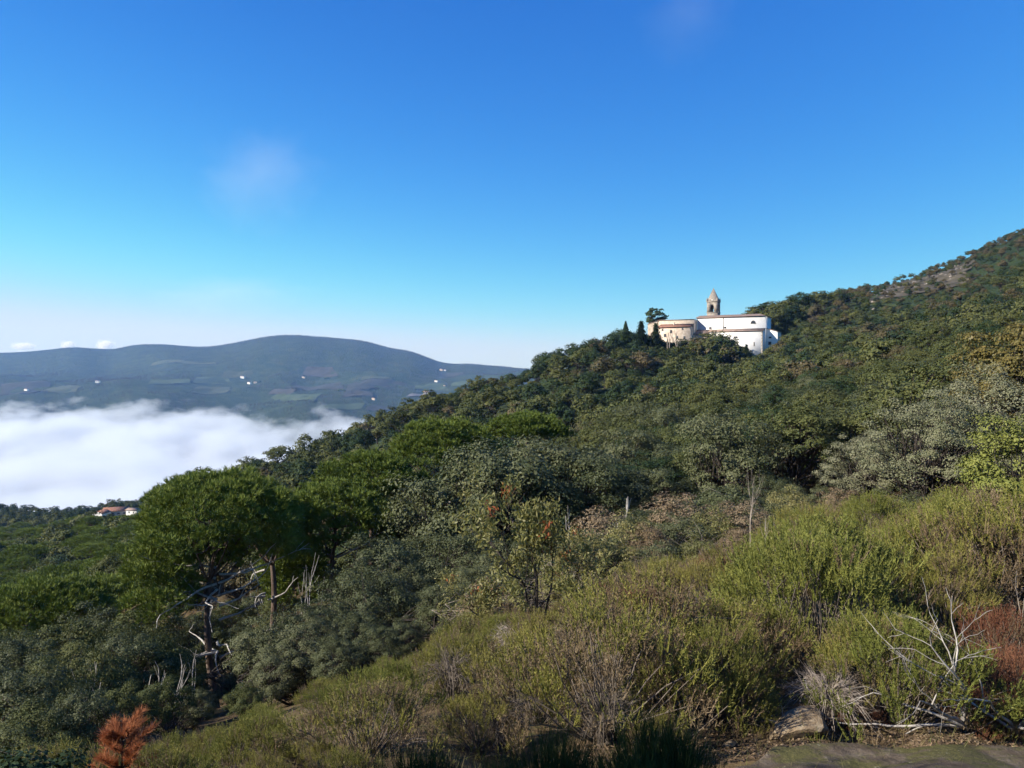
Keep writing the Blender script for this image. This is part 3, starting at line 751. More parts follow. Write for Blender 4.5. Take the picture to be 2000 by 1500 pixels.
def put(name, variants, px, d, h, label, cat, group=None, dz=0.0, sz=None, rz=None, tilt=(0, 0), base_h=None):
    """a plant h metres tall, rooted on the ground at a photo column and a distance"""
    x, y, z = ground_at(px, d)
    m = variants[rng.integers(len(variants))] if isinstance(variants[0], list) else variants
    if base_h is None:
        base_h = max(v.co.z for v in m[-1][1].vertices)
    PLACED.append((x, y, h * 0.35))
    return plant(name, m, (x, y, z - 0.05 + dz), rng.uniform(0, 6.28) if rz is None else rz, h / base_h, label, cat, group, sz, tilt)
PLACED = []

def top_h(px, py_top, d):
    """height of a plant whose top stands at a photo row"""
    x, y, z = ground_at(px, d)
    return (HORIZON - py_top) / F * d - z

# --- the big stone pines of the middle ground
def dead_branches(o, n, z0, z1, length, k):
    for i in range(n):
        a = rng.uniform(2.5, 5.3) if i % 3 else rng.uniform(-.6, .6); z = rng.uniform(z0, z1)
        g = Geo(); tips = []
        branching((0.1 * math.cos(a), 0.1 * math.sin(a), z), (math.cos(a), math.sin(a), rng.uniform(-0.05, 0.35)), length * rng.uniform(0.55, 1.15), 0.085, 2, g, tips, (1, 3), 0.5, 0.6, -0.02, 5, 4, 0.14)
        g.build('dead_branch', M['dead_wood'], o)

def big_pine(px, d, top, R_, rz, label, skirt=0.2, puffs=330, dead=0, lean=(0, 0), tuft=17, trunk_r=0.26, z=None, extra=None):
    x, y, zg = ground_at(px, d)
    h = top_h(px, top, d)
    tc = pine(h, R_, rz, int(puffs * 1.25), tuft + 2, 0.36, 0.048 * d / 48, 9, 0.62, trunk_r, skirt, lean)
    if extra:
        for (dx, dy, dz_, r_, rz_, n_) in extra:      # hanging side boughs
            t2, c2 = pine(dz_, r_, rz_, int(n_ * 1.2), tuft, 0.36, 0.048 * d / 48, 9, 0.6, 0.1, 0.55, (dx, dy)); tc[1].merge(c2)
            b0 = np.array([0, 0, h * 0.5])
            tc[0].tube(curve(b0, (dx * .8, dy * .8, dz_ - rz_), 0.05, 0.05, 5), np.linspace(.13, .05, 5), 5)
    o = plant('stone_pine', tree_meshes('stone_pine', tc, 'pine_bark', 'needles'), (x, y, zg - 0.1), 0, 1, label, 'pine tree', 'stone pines in the middle ground')
    if dead: dead_branches(o, dead, h * 0.18, h * 0.62, R_ * 0.62, 0)
    PLACED.append((x, y, 3.0))
    return o
big_pine(425, 48, 925, 4.4, 3.0, 'stone pine with bare trunk and pale dead lower branches', 0.35, 330, 18, extra=[(-3.1, -.6, 10.6, 2.1, 1.7, 80), (-3.0, -1.0, 8.6, 1.9, 1.5, 55), (-1.2, 1.6, 10.8, 2.2, 1.4, 60), (2.0, 2.0, 11.6, 2.6, 1.8, 80)])
big_pine(520, 55, 962, 2.6, 2.2, 'dark shaded stone pine against the one with dead branches', 0.3, 130, 5)
big_pine(655, 60, 945, 4.1, 2.9, 'rounded bright stone pine with boughs hanging low on one side', 0.4, 250, 4, extra=[(-3.0, -1.0, 8.2, 2.3, 2.2, 110), (-2.6, -1.5, 6.0, 1.9, 1.8, 70)])
big_pine(728, 66, 886, 4.5, 2.7, 'tall stone pine rising behind the rounded bright pine', 0.3, 230, 2)
big_pine(868, 74, 822, 4.5, 2.7, 'highest stone pine of the clump above the chestnut', 0.3, 260, 3)
big_pine(1030, 80, 812, 3.9, 1.8, 'flat topped stone pine behind the grey green oaks', 0.1, 200)
big_pine(85, 60, 1140, 4.4, 2.4, 'broad dark stone pine at the edge of the thicket below the fog', 0.25, 320, 2)
big_pine(-30, 66, 1165, 4.0, 2.2, 'stone pine cut by the picture edge beside the broad dark one', 0.25, 240)

# --- grey-green thickets and young oaks below the pines
THK = [(560,36,1185,5),(640,38,1150,5),(720,40,1085,5),(790,42,1090,5),(840,40,1150,4),(610,32,1200,4),(700,33,1190,4),(540,31,1250,4),(790,33,1210,4),(660,29,1290,3),(740,30,1270,3),
       (880,60,930,7),(960,58,850,7),(1050,60,845,7),(900,46,1030,5),(830,52,1040,6),(1130,58,870,6),(760,46,1040,5),(520,36,1215,4),(920,40,1100,4),(1190,46,1000,5),(1240,44,1010,5),(950,42,1075,4),(1010,44,1050,4),(1070,43,1060,4),(990,38,1110,4),(930,36,1140,4),(870,38,1130,4),(1120,42,1050,4),(1290,46,985,5),(1350,48,965,5),(1420,50,945,5),(1500,52,925,5),(1260,40,990,4),(1390,41,975,4),(1470,43,965,4),(1330,37,1015,4),(1550,46,940,5),(1610,44,945,4),(1670,48,925,5)]
def thicket_place(px, d):
    if px < 600: return 'right of the dead branched pine'
    if px < 700: return 'under the rounded bright pine'
    if px < 860: return 'below the tall pines'
    if px < 1000: return 'left of the forked chestnut' if d < 50 else 'under the highest pine'
    if px < 1140: return 'behind the forked chestnut'
    return 'behind the yellowing scrub'
for i, (px, d, top, _) in enumerate(THK):
    put('oak_thicket', NEAR_HOLM if d < 50 else MID_HOLM, px, d, max(2.2, top_h(px, top, d)), ('low ' if d < 38 else 'tall ' if d > 50 else '') + 'grey green leafy oak ' + thicket_place(px, d), 'tree', 'grey green thicket below the stone pines')
for i, (px, d, top) in enumerate([(20,26,1300),(90,28,1270),(160,30,1240),(230,33,1230),(300,34,1240),(345,36,1270),(40,36,1240),(130,40,1210),(240,42,1190),(300,44,1215),(10,48,1230),(60,22,1370),(150,23,1340),(240,25,1330),(320,27,1320),(385,29,1375),(475,30,1345),(-40,30,1290),(180,52,1170),(280,56,1160),(-60,24,1370),(0,18,1420),(110,18,1420),(480,27,1380),(400,43,1335),(455,45,1330),(470,41,1345),(350,62,1200),(400,66,1185),(450,70,1170),(500,74,1150),(545,70,1150),(425,58,1225),(480,60,1205),(530,58,1190),(380,54,1255)]):
    put('young_oak', NEAR_OAK if i % 3 else NEAR_HOLM, px, d, max(1.6, top_h(px, top, d)), ('low ' if d < 28 else '') + ('dark' if i % 3 else 'greyish') + ' leafy young oak ' + ('in front of the broad dark pine' if px < 200 else 'between the two nearest pines' if px < 380 else 'around the dead branched pine'), 'tree', 'young oaks on the shady slope')

# --- chestnut, grey-green and yellow trees with a look of their own
def chestnut(seed):
    global rng
    keep_rng = rng; rng = np.random.default_rng(seed)
    tg, cg, og = Geo(), Geo(), Geo(); tips = []
    for dx, dy, ln, r_ in ((-.35, 0, 1.5, .085), (.15, .1, 1.7, .075), (.5, -.1, 1.4, .06), (-.1, -.3, 1.3, .05)):
        branching((dx * .3, dy * .3, -.1), (dx, dy, 1.15), ln, r_, 4, tg, tips, (2, 3), 0.62, 0.72, 0.10, 6, 5, 0.09)
    tips = [t for t in tips if rng.uniform() < 0.9]
    for i, (p, d) in enumerate(tips):
        n = 26
        g = og if i % 41 == 5 else cg
        q = unit(rand_dirs(n) + d * 0.6 + np.array([0, 0, -0.35])); off = rng.normal(size=(n, 3)) * 0.13
        leaves(g, p + off + q * .08, q, unit(rand_dirs(n) + np.array([0, 0, .8])), .19 * rng.uniform(.7, 1.2, n), .06)
    rng = keep_rng
    return [('trunk', tg.mesh('chestnut_trunk', M['bark'])), ('crown', cg.mesh('chestnut_crown', M['chestnut'])), ('orange_leaves', og.mesh('chestnut_orange', M['orange']))]
cm = chestnut(4); ch_h = max(v.co.z for v in cm[1][1].vertices)
put('chestnut_tree', cm, 1045, 27, top_h(1045, 895, 27) / 1.35, 'sparse yellowing chestnut with forked grey trunk and orange leaf tufts', 'tree', rz=0.4, base_h=ch_h, sz=1.35)
cm2 = chestnut(9); ch2 = max(v.co.z for v in cm2[1][1].vertices)
put('chestnut_tree', cm2, 1110, 30, top_h(1110, 1010, 30), 'low chestnut with mixed green and orange leaves right behind the forked one', 'tree', base_h=ch2)
put('chestnut_tree', cm, 940, 30, top_h(940, 1085, 30), 'small chestnut bush with a bright orange tuft beside the forked one', 'tree', base_h=ch_h)
yel = tree_meshes('yellow_tree', broadleaf(7.5, 2.8, 3.2, 110, 140, 0.14, 0.6, 0.12), 'bark', 'yellow')
put('yellow_tree', yel, 1995, 45, top_h(1995, 618, 45), 'yellowing autumn tree at the edge of the wooded slope', 'tree')
pale = tree_meshes('pale_tree', broadleaf(6.5, 3.8, 3.0, 190, 170, 0.095, 0.55, 0.12, multi=3, low=0.0), 'bark', 'pale')
put('whitebeam_tree', pale, 1830, 38, top_h(1830, 748, 38), 'pale silvery green tree above the bright heath', 'tree')
put('whitebeam_tree', pale, 1945, 41, top_h(1945, 700, 41), 'pale green tree with bare twigs below the yellow one', 'tree')
put('whitebeam_tree', pale, 1700, 44, top_h(1700, 830, 44), 'low pale green tree between the heath and the oaks', 'tree')
put('whitebeam_tree', pale, 2080, 34, top_h(2060, 800, 34), 'pale tree reaching in from the picture edge above the heath', 'tree')
yg = tree_meshes('golden_shrub', broadleaf(3.4, 1.5, 1.6, 90, 130, 0.075, 0.38, 0.05, multi=3, low=0.0), 'bark', 'heath_bright')
put('golden_shrub', yg, 1985, 27, top_h(1985, 800, 27), 'olive gold leafy shrub under the pale tree at the picture edge', 'shrub')

# --- mixed scrub between the chestnut and the tall heath
SCR = [(1160,33,1040),(1210,32,1050),(1270,34,1030),(1330,35,1010),(1390,36,990),(1450,36,985),(1500,38,985),(1240,38,1000),(1320,40,970),(1420,42,950),(1540,42,950),(1180,40,1000),(1290,30,1060),(1370,30,1050),(1440,30,1040),(1600,34,990),(1660,33,985),(1720,34,975),(1790,33,965),(1860,34,955),(1640,40,960),(1750,42,940),(1090,34,1110),(950,35,1140)]
scr_meshes = [tree_meshes('scrub', broadleaf(2.6, 1.5, 1.3, 70, 85, 0.085, 0.4, 0.016, multi=5, low=0.0), 'pale_twig', mm) for mm in ('holm', 'heath_dry', 'chestnut')]
for i, (px, d, top) in enumerate(SCR):
    put('scrub_bush', scr_meshes[(i * 2) % 3], px, d, max(1.4, top_h(px, top - 12, d)), ['greyish leafy bush', 'dry brownish bush', 'yellowing leafy bush'][(i * 2) % 3] + ' in the scrub between chestnut and heath', 'bush', 'scrub between the chestnut and the heath')

# --- bare and dead trees
def bare_tree(px, d, top, label, mat='dead_wood', depth=3, r_=0.05, spread=0.4, kids=(2, 3), name='dead_tree', stems=1):
    x, y, z = ground_at(px, d); h = max(0.8, top_h(px, top, d))
    g = Geo(); tips = []
    for s in range(stems):
        branching((rng.normal() * .1, rng.normal() * .1, -.1), (rng.normal() * .15, rng.normal() * .15, 1), h * .42, r_ * d / 40 if d > 40 else r_, depth, g, tips, kids, spread, 0.6, 0.25, 5, 4, 0.07)
    zmax = max(v[:, 2].max() for v in g.v)
    o = empty(name, (x, y, z), 0, h / zmax); tag(o, label, 'tree', 'bare trees in the scrub')
    tr = g.build('trunk', M[mat], o)
    PLACED.append((x, y, .6))
    return o
bare_tree(1215, 42, 965, 'pale dead trunk with broken limbs behind the chestnut', r_=.10, depth=2)
bare_tree(1130, 40, 1000, 'leaning pale dead stems next to the chestnut', r_=.05, depth=2)
bare_tree(1462, 26, 905, 'slender leafless sapling standing out against the dark oaks', 'pale_twig', 4, .03, .3)
bare_tree(1490, 22, 1010, 'thin bare sapling in front of the brown gap in the heath', 'pale_twig', 3, .022, .25)
bare_tree(1965, 14.5, 1100, 'thin bare sapling above the reddish dead heath', 'pale_twig', 3, .016, .3)
for px, d, top in ((330,29,1290),(345,29,1310),(385,33,1270),(290,31,1290),(260,28,1320),(210,27,1320),(130,29,1290),(585,44,1090),(600,44,1085),(575,45,1100)):
    bare_tree(px, d, top, 'thin pale dead stem ' + ('below the dead branched pine' if px < 500 else 'under the rounded bright pine'), 'dead_wood', 2, .03, .35)

# --- heath slope
kinds = {'g': (HEATH, 'olive green tree heath bush on the near slope'), 'b': (HEATH_B, 'bright green tree heath bush on the near slope'), 'd': (HEATH_D, 'dry brownish heath bush on the near slope'), 'r': (HEATH_R, 'reddish dying heath bush on the near slope')}
pts = []
for _ in range(60000):
    y = 6.5 + 26 * rng.uniform() ** 0.8; x = rng.uniform(-0.72, 0.72) * y
    z = None
    sp = (1.95 + 0.012 * y) * (0.70 + 0.6 * ((x * 12.9898 + y * 78.233) % 1.0))
    if any((x - q[0]) ** 2 + (y - q[1]) ** 2 < sp * sp for q in pts): continue
    pts.append((x, y))
    if len(pts) > 900: break
pz = height(np.array([p[0] for p in pts]), np.array([p[1] for p in pts]))
nh = 0
for (x, y), z in zip(pts, pz):
    px, pb = proj(x, y, z)
    if y < 11.3 and px > 1290: continue
    if (px > 1640 and y < 14.6) or (1440 < px <= 1640 and y < 13.2): continue
    if y < 9.2 and px > 480: continue
    big = 1.22 + 0.8 * max(0.0, min(1.0, (px - 1450) / 400)) + rng.choice([-0.62, -0.35, 0.0, 0.35, 0.7]) + rng.uniform(-0.12, 0.12)
    h = 1.45 * big
    limit = line(px, HEATH_TOP)
    top = pb - F * h / y
    if top < limit - 12:
        h2 = (pb - limit) * y / F
        if h2 < 0.55: continue
        h = h2 * rng.uniform(0.85, 1.08)
    if px < 230 or nh > 295: continue
    nzv = float(fbm(np.array([x / 3.2]), np.array([y / 3.2]), 2, 41)[0]); u = rng.uniform()
    right = px > 1500
    k = 'g'
    if nzv > 0.17: k = 'd' if u < 0.72 else 'r'
    elif nzv < -0.12 or (right and u < 0.6): k = 'b'
    if k == 'r' and u > 0.9: k = 'd'
    swap = k == 'r' and px > 1600      # no reddish bushes high on this side
    v, lab = kinds[k]
    if swap: lab = kinds['d'][1]
    lab = ('small ' if h < 1.2 else 'tall ' if h > 2.2 else '') + lab.replace(' on the near slope', ' ') + ('in the front row ' if y < 12 else 'along the brow ' if y > 20 else '') + ('near the rust sapling' if px < 600 else 'below the grey green thicket' if px < 900 else 'below the forked chestnut' if px < 1150 else 'right of the forked chestnut' if px < 1450 else 'behind the ochre stone' if px < 1700 else 'behind the tall ledge heath' if px < 1850 else 'above the reddish dead heath')
    m = v[rng.integers(len(v))]
    if swap: m = HEATH_D[nh % 2]
    bh = max(q.co.z for q in m[1][1].vertices) if len(m[1][1].vertices) else 1.2
    s = h / bh
    o = plant('heath_bush', m, (x, y, z - .05), rng.uniform(0, 6.28), max(s, 0.45), lab, 'bush', 'heath bushes on the near slope')
    nh += 1
print('heath', nh)
for px, d, top in ((1075,6.6,1360),(1120,6.9,1400),(1280,7.2,1330),(1310,7.0,1350),(1240,6.6,1400),(800,6.8,1425),(850,7.2,1420),(690,7.0,1455),(960,6.4,1440),(1000,6.9,1450),(1180,6.3,1440),(620,7.4,1460),(740,6.3,1450),(900,6.1,1455),(1335,7.6,1440),(540,7.6,1470)):
    put('broom_bush', BROOM, px, d, max(.5, top_h(px, top, d)), 'dark green broom with upright switches at the bottom edge', 'bush', 'dark brooms at the bottom edge')
# ------------------------------------------------------------------ the woods
def scatter(n_try, dmin, dmax, spacing, pxlim=(-120, 2120)):
    """dart throwing on a hash grid between two distances inside the view"""
    cell = {}; out = []
    for _ in range(n_try):
        y = math.sqrt(rng.uniform(dmin ** 2, dmax ** 2)); x = (rng.uniform(*pxlim) - 1000) / F * y
        sp = spacing
        k = (int(x // sp), int(y // sp))
        if any((x - q[0]) ** 2 + (y - q[1]) ** 2 < sp * sp for i in (-1, 0, 1) for j in (-1, 0, 1) for q in cell.get((k[0] + i, k[1] + j), ())): continue
        cell.setdefault(k, []).append((x, y)); out.append((x, y))
    return np.array(out)

c, s_ = math.cos(CH_ROT), math.sin(CH_ROT)
def on_church(x, y, m=3.5):
    dx, dy = x - CH_X, y - CH_D
    u, v = dx * c + dy * s_, -dx * s_ + dy * c
    return (u > -40 - m) & (u < 19 + m) & (v > -6.5 - m) & (v < 17 + m)

W = np.concatenate([scatter(12000, 58, 160, 4.7), scatter(40000, 160, 640, 5.2)])
wx, wy = W[:, 0], W[:, 1]; wz = height(wx, wy)
px, pb = proj(wx, wy, wz)
keep = ~on_church(wx, wy)
for ex, ey, er in EXCL: keep &= (wx - ex) ** 2 + (wy - ey) ** 2 > er * er
for ex, ey, er in PLACED: keep &= (wx - ex) ** 2 + (wy - ey) ** 2 > max(er, 1.5) ** 2
# sight line from the houses and the church front stays open
keep &= ~((px > 175) & (px < 280) & (wy > 540) & (wy < 575))
rocky = (px > 1690) & (px < 1900) & (wy > 405) & (np.abs(pb - np.interp(px, [1690, 1780, 1900], [580, 545, 525])) < 22)
keep &= ~(rocky & (rng.uniform(size=len(wx)) < 0.45))
keep &= ~((px < 620) & (wy < 92) & (px > 200) & (wy < 75))
W, wx, wy, wz, px, pb = W[keep], wx[keep], wy[keep], wz[keep], px[keep], pb[keep]
n = len(wx)
hgt = 5.2 + 5.6 * rng.uniform(size=n) ** 1.3
mount = np.clip((px - 1500) / 250, 0, 1) * np.clip((wy - 260) / 80, 0, 1)
hgt = hgt * (1 - 0.5 * mount)
hgt = np.where(wy < 160, rng.uniform(6.6, 9.6, n) * np.where(px > 1150, 1.08, 0.9), hgt)
# kind of tree
u = rng.uniform(size=n)
left = (px < 420) & (wy < 480)
kind = np.full(n, 'oak', dtype=object)
kind[(u < 0.09)] = 'brown'
kind[(u > 0.80)] = 'dark'
kind[(mount > 0.3) & (u < 0.42)] = 'brown'
kind[(px > 980) & (px < 1320) & (wy > 190) & (u > 0.55)] = 'dark'
kind[left & (u < 0.45)] = 'pine'
kind[(px < 420) & (wy >= 480) & (u > 0.35)] = 'dark'
kind[(px < 330) & (wy > 380) & (wy < 560) & (u < .5)] = 'olive'
kind[(px > 1150) & (wy < 130) & (u < 0.28)] = 'holm'
kind[(px > 170) & (px < 285) & (wy > 330) & (wy < 575)] = 'olive'
hgt[kind == 'olive'] *= 0.62
front = (px > 165) & (px < 290) & (wy > 110) & (wy < 560)
hgt = np.where(front, np.clip(np.minimum(hgt, (pb - 1007) * wy / F), 1.2, None), hgt)
hgt[kind == 'pine'] *= 1.1
hgt = np.where((px > 850) & (px < 1050) & (wy > 225), hgt * 0.72, hgt)
# the church front must show: trees before it stay under these rows
CHURCH_LOW = [(1200, 655), (1215, 640), (1290, 660), (1300, 668), (1330, 664), (1360, 662), (1380, 654), (1405, 650), (1430, 662), (1455, 678), (1470, 693), (1490, 690), (1500, 680), (1515, 668), (1530, 600), (1540, 560)]
sel = (wy < 350) & (px > 1195) & (px < 1525)
lim = line(px, CHURCH_LOW)
hmax = (pb - lim) * wy / F
bad = sel & (hmax < 2.0)
hgt = np.where(sel, np.minimum(hgt, hmax), hgt)
ok = ~bad
wx, wy, wz, px, pb, hgt, kind, mount = (a[ok] for a in (wx, wy, wz, px, pb, hgt, kind, mount)); n = len(wx)
# what is seen: nearest first, keep the highest canopy row covered in each column strip
order = np.argsort(wy)
cover = np.full(640, 2000.0); seen = np.zeros(n)
cov_x = np.linspace(-160, 2160, 640)
for i in order:
    rad = hgt[i] * 0.42 * F / wy[i]; top = pb[i] - F * hgt[i] / wy[i]
    a = int(np.searchsorted(cov_x, px[i] - rad)); b = max(a + 1, int(np.searchsorted(cov_x, px[i] + rad)))
    seg = cover[a:b]
    if len(seg) == 0: continue
    seen[i] = np.clip(np.minimum(seg, pb[i]) - top, 0, None).mean() * 2 * rad
    full = np.sort(np.clip(px[i] + np.array([-.7, .7]) * rad, -160, 2160)); a, b = np.searchsorted(cov_x, full)
    cover[a:b] = np.minimum(cover[a:b], top + 0.35 * F * hgt[i] / wy[i])
# trees pressed against the church: their tops follow the rows above, and a tall stand behind its right end
extra = []
for q in np.arange(1203, 1524, 7.5):
    for d_ in (322, 336):
        q2 = q + rng.uniform(-3, 3); x_ = (q2 - 1000) / F * d_
        if on_church(np.array(x_), np.array(d_), 1.0): continue
        z_ = float(height(x_, d_)); t_ = float(line(q2, CHURCH_LOW)) + rng.uniform(0, 7)
        extra.append((x_, d_, z_, (HORIZON - t_) / F * d_ - z_, 'dark' if q2 < 1295 else rng.choice(['oak', 'brown', 'oak', 'dark'])))
for q, t_, d_ in ((1512, 604, 372), (1522, 594, 378), (1534, 582, 384), (1548, 574, 388), (1562, 568, 392), (1580, 572, 396), (1600, 566, 400), (1618, 572, 402), (1506, 615, 366), (1530, 600, 370), (1550, 592, 374), (1572, 588, 380), (1640, 566, 404), (1660, 570, 408)):
    x_ = (q - 1000) / F * d_; z_ = float(height(x_, d_)); extra.append((x_, d_, z_, (HORIZON - t_) / F * d_ - z_, rng.choice(['oak', 'dark'])))
extra = [e for e in extra if 2.0 < e[3] < 20]
ex = np.array([e[:4] for e in extra], float)
wx, wy, wz, hgt = (np.concatenate([a, ex[:, i]]) for i, a in enumerate((wx, wy, wz, hgt)))
kind = np.concatenate([kind, np.array([str(e[4]) for e in extra], dtype=object)]); seen = np.concatenate([seen, np.full(len(extra), 400.0)])
px, pb = proj(wx, wy, wz); n = len(wx)
VAR = {'oak': (FAR_OAK, MID_OAK), 'brown': (FAR_BROWN, MID_BROWN), 'dark': (FAR_DARK, MID_DARK), 'pine': (FAR_PINE, FAR_PINE), 'holm': (MID_HOLM, MID_HOLM)}
olive_m = [tree_meshes('olive', broadleaf(4.2, 2.4, 1.8, 26, 44, 0.36, 0.85, 0.14), 'bark', 'olive')]
VAR['olive'] = (olive_m, olive_m)
TEXT = {'oak': ('oak_tree', 'oak tree'), 'brown': ('browning_oak_tree', 'oak tree'), 'dark': ('evergreen_tree', 'evergreen tree'), 'pine': ('umbrella_pine', 'pine tree'), 'holm': ('grey_green_oak', 'oak tree'), 'olive': ('olive_tree', 'olive tree')}
def wood_label(k, x_, d_, h_):
    look = {'oak': 'olive green oak', 'brown': 'browning oak', 'dark': 'dark evergreen oak', 'pine': 'flat crowned umbrella pine', 'holm': 'grey green oak', 'olive': 'silvery olive tree'}[k]
    look = ('small ' if h_ < 5.4 else 'tall ' if h_ > 9 else '') + look
    if x_ < 430 and d_ > 380: return look + ' around the farmhouses ' + ('beside the fog' if x_ < 120 else 'below the white gable' if x_ < 240 else 'above the white outbuilding'), 'trees around the farmhouses'
    if x_ < 430: return look + (' beyond the broad dark pine ' if x_ < 120 else ' on the slope below the farmhouses ' if x_ < 280 else ' left of the dead branched pine ') + ('near by' if d_ < 130 else 'half way down' if d_ < 230 else 'far down'), 'trees on the slope towards the fog'
    if d_ < 150 and x_ > 1100: return look + ' in the tall wood ' + ('behind the dead trunk' if x_ < 1340 else 'behind the slender sapling' if x_ < 1560 else 'above the heath mound' if x_ < 1800 else 'under the yellow tree') + (', front rows' if d_ < 95 else ', further rows'), 'tall wood behind the heath slope'
    if d_ < 150: return look + ' in the gully ' + ('behind the tall pines' if x_ < 900 else 'behind the flat topped pine'), 'trees in the gully behind the pines'
    if x_ > 1520: return look + (' just behind the church' if x_ < 1640 and d_ > 300 else ' below the scree patch' if x_ < 1850 else ' on the slope above the yellow tree') + (' high up' if d_ > 360 else ' low down'), 'trees on the mountainside above the church'
    if x_ > 1180: return look + ' in the wood ' + ('below the cypress' if x_ < 1300 else 'below the convent' if x_ < 1380 else 'below the white church wall') + (' at its foot' if d_ > 300 else ' down the slope'), 'trees in the wood below the church'
    return look + ' on the ridge ' + ('at its low end' if x_ < 640 else 'half way up' if x_ < 880 else 'near its top') + (' on the skyline' if d_ > 255 else ' on the near face'), 'trees on the ridge running down from the church'
bh_cache = {}
def mesh_top(me):
    if me.name not in bh_cache:
        co = np.empty(len(me.vertices) * 3, np.float32); me.vertices.foreach_get('co', co); bh_cache[me.name] = float(co[2::3].max())
    return bh_cache[me.name]
rest = {}
count = {}
for i in np.argsort(-seen):
    k = kind[i]; near = wy[i] < 150
    v = VAR[k][1 if near else 0]; m = v[rng.integers(len(v))]
    s = hgt[i] / mesh_top(m[1][1]); lift_ = 0; rz = rng.uniform(0, 6.28)
    if seen[i] > 25 and count.get(k, 0) < 300:
        lab, grp = wood_label(k, px[i], wy[i], hgt[i])
        plant(TEXT[k][0], m, (float(wx[i]), float(wy[i]), float(wz[i]) - .2), rz, float(s), lab, TEXT[k][1], grp, sz=float(rng.uniform(.85, 1.12)))
        count[k] = count.get(k, 0) + 1
    else:
        if seen[i] <= 0 and wy[i] > 120 and rng.uniform() < 0.5: continue
        rest.setdefault(k, []).append((wx[i], wy[i], wz[i] - .2, s, rz))
print('woods', n, count, {k: len(v) for k, v in rest.items()})

def mass(name, points, protos, label, cat):
    """one object: a wood nobody could count, the crowns instanced on points"""
    points = np.array(points, dtype=np.float32)
    me = bpy.data.meshes.new(name); me.vertices.add(len(points)); me.vertices.foreach_set('co', points[:, :3].ravel())
    a = me.attributes.new('size', 'FLOAT', 'POINT'); a.data.foreach_set('value', np.ascontiguousarray(points[:, 3]))
    a = me.attributes.new('turn', 'FLOAT', 'POINT'); a.data.foreach_set('value', np.ascontiguousarray(points[:, 4]))
    o = mesh_object(name, me); tag(o, label, cat, kind='stuff')
    coll = bpy.data.collections.new(name + '_crowns')
    for p in protos: coll.objects.link(p)
    ng = bpy.data.node_groups.new(name, 'GeometryNodeTree')
    ng.interface.new_socket('Geometry', in_out='INPUT', socket_type='NodeSocketGeometry'); ng.interface.new_socket('Geometry', in_out='OUTPUT', socket_type='NodeSocketGeometry')
    N, L = ng.nodes, ng.links
    gi, go = N.new('NodeGroupInput'), N.new('NodeGroupOutput')
    ci = N.new('GeometryNodeCollectionInfo'); ci.inputs['Collection'].default_value = coll; ci.inputs['Separate Children'].default_value = True; ci.inputs['Reset Children'].default_value = True
    ip = N.new('GeometryNodeInstanceOnPoints'); ip.inputs['Pick Instance'].default_value = True
    at = []
    for nm in ('size', 'turn'):
        q = N.new('GeometryNodeInputNamedAttribute'); q.data_type = 'FLOAT'; q.inputs['Name'].default_value = nm; at.append(q)
    rv = N.new('FunctionNodeRandomValue'); rv.data_type = 'INT'; rv.inputs[4].default_value = 0; rv.inputs[5].default_value = max(0, len(protos) - 1)
    cx = N.new('ShaderNodeCombineXYZ'); L.new(at[1].outputs[0], cx.inputs[2])
    L.new(gi.outputs[0], ip.inputs['Points']); L.new(ci.outputs[0], ip.inputs['Instance']); L.new(rv.outputs[2], ip.inputs['Instance Index'])
    L.new(cx.outputs[0], ip.inputs['Rotation']); L.new(at[0].outputs[0], ip.inputs['Scale']); L.new(ip.outputs[0], go.inputs[0])
    md = o.modifiers.new('wood', 'NODES'); md.node_group = ng
    return o
def crowns_of(v):
    return [next(o for o in COL.objects if o.data == m[1][1]) for m in v]
for k, lst in rest.items():
    used = [m for m in VAR[k][0] if any(o.data == m[1][1] for o in COL.objects)]
    mass({'oak': 'distant_wood', 'brown': 'browning_wood', 'dark': 'evergreen_wood', 'pine': 'pine_wood', 'holm': 'grey_green_wood', 'olive': 'olive_grove'}[k], lst, crowns_of(used), 'mass of small tree crowns filling the wooded slopes', 'wood')
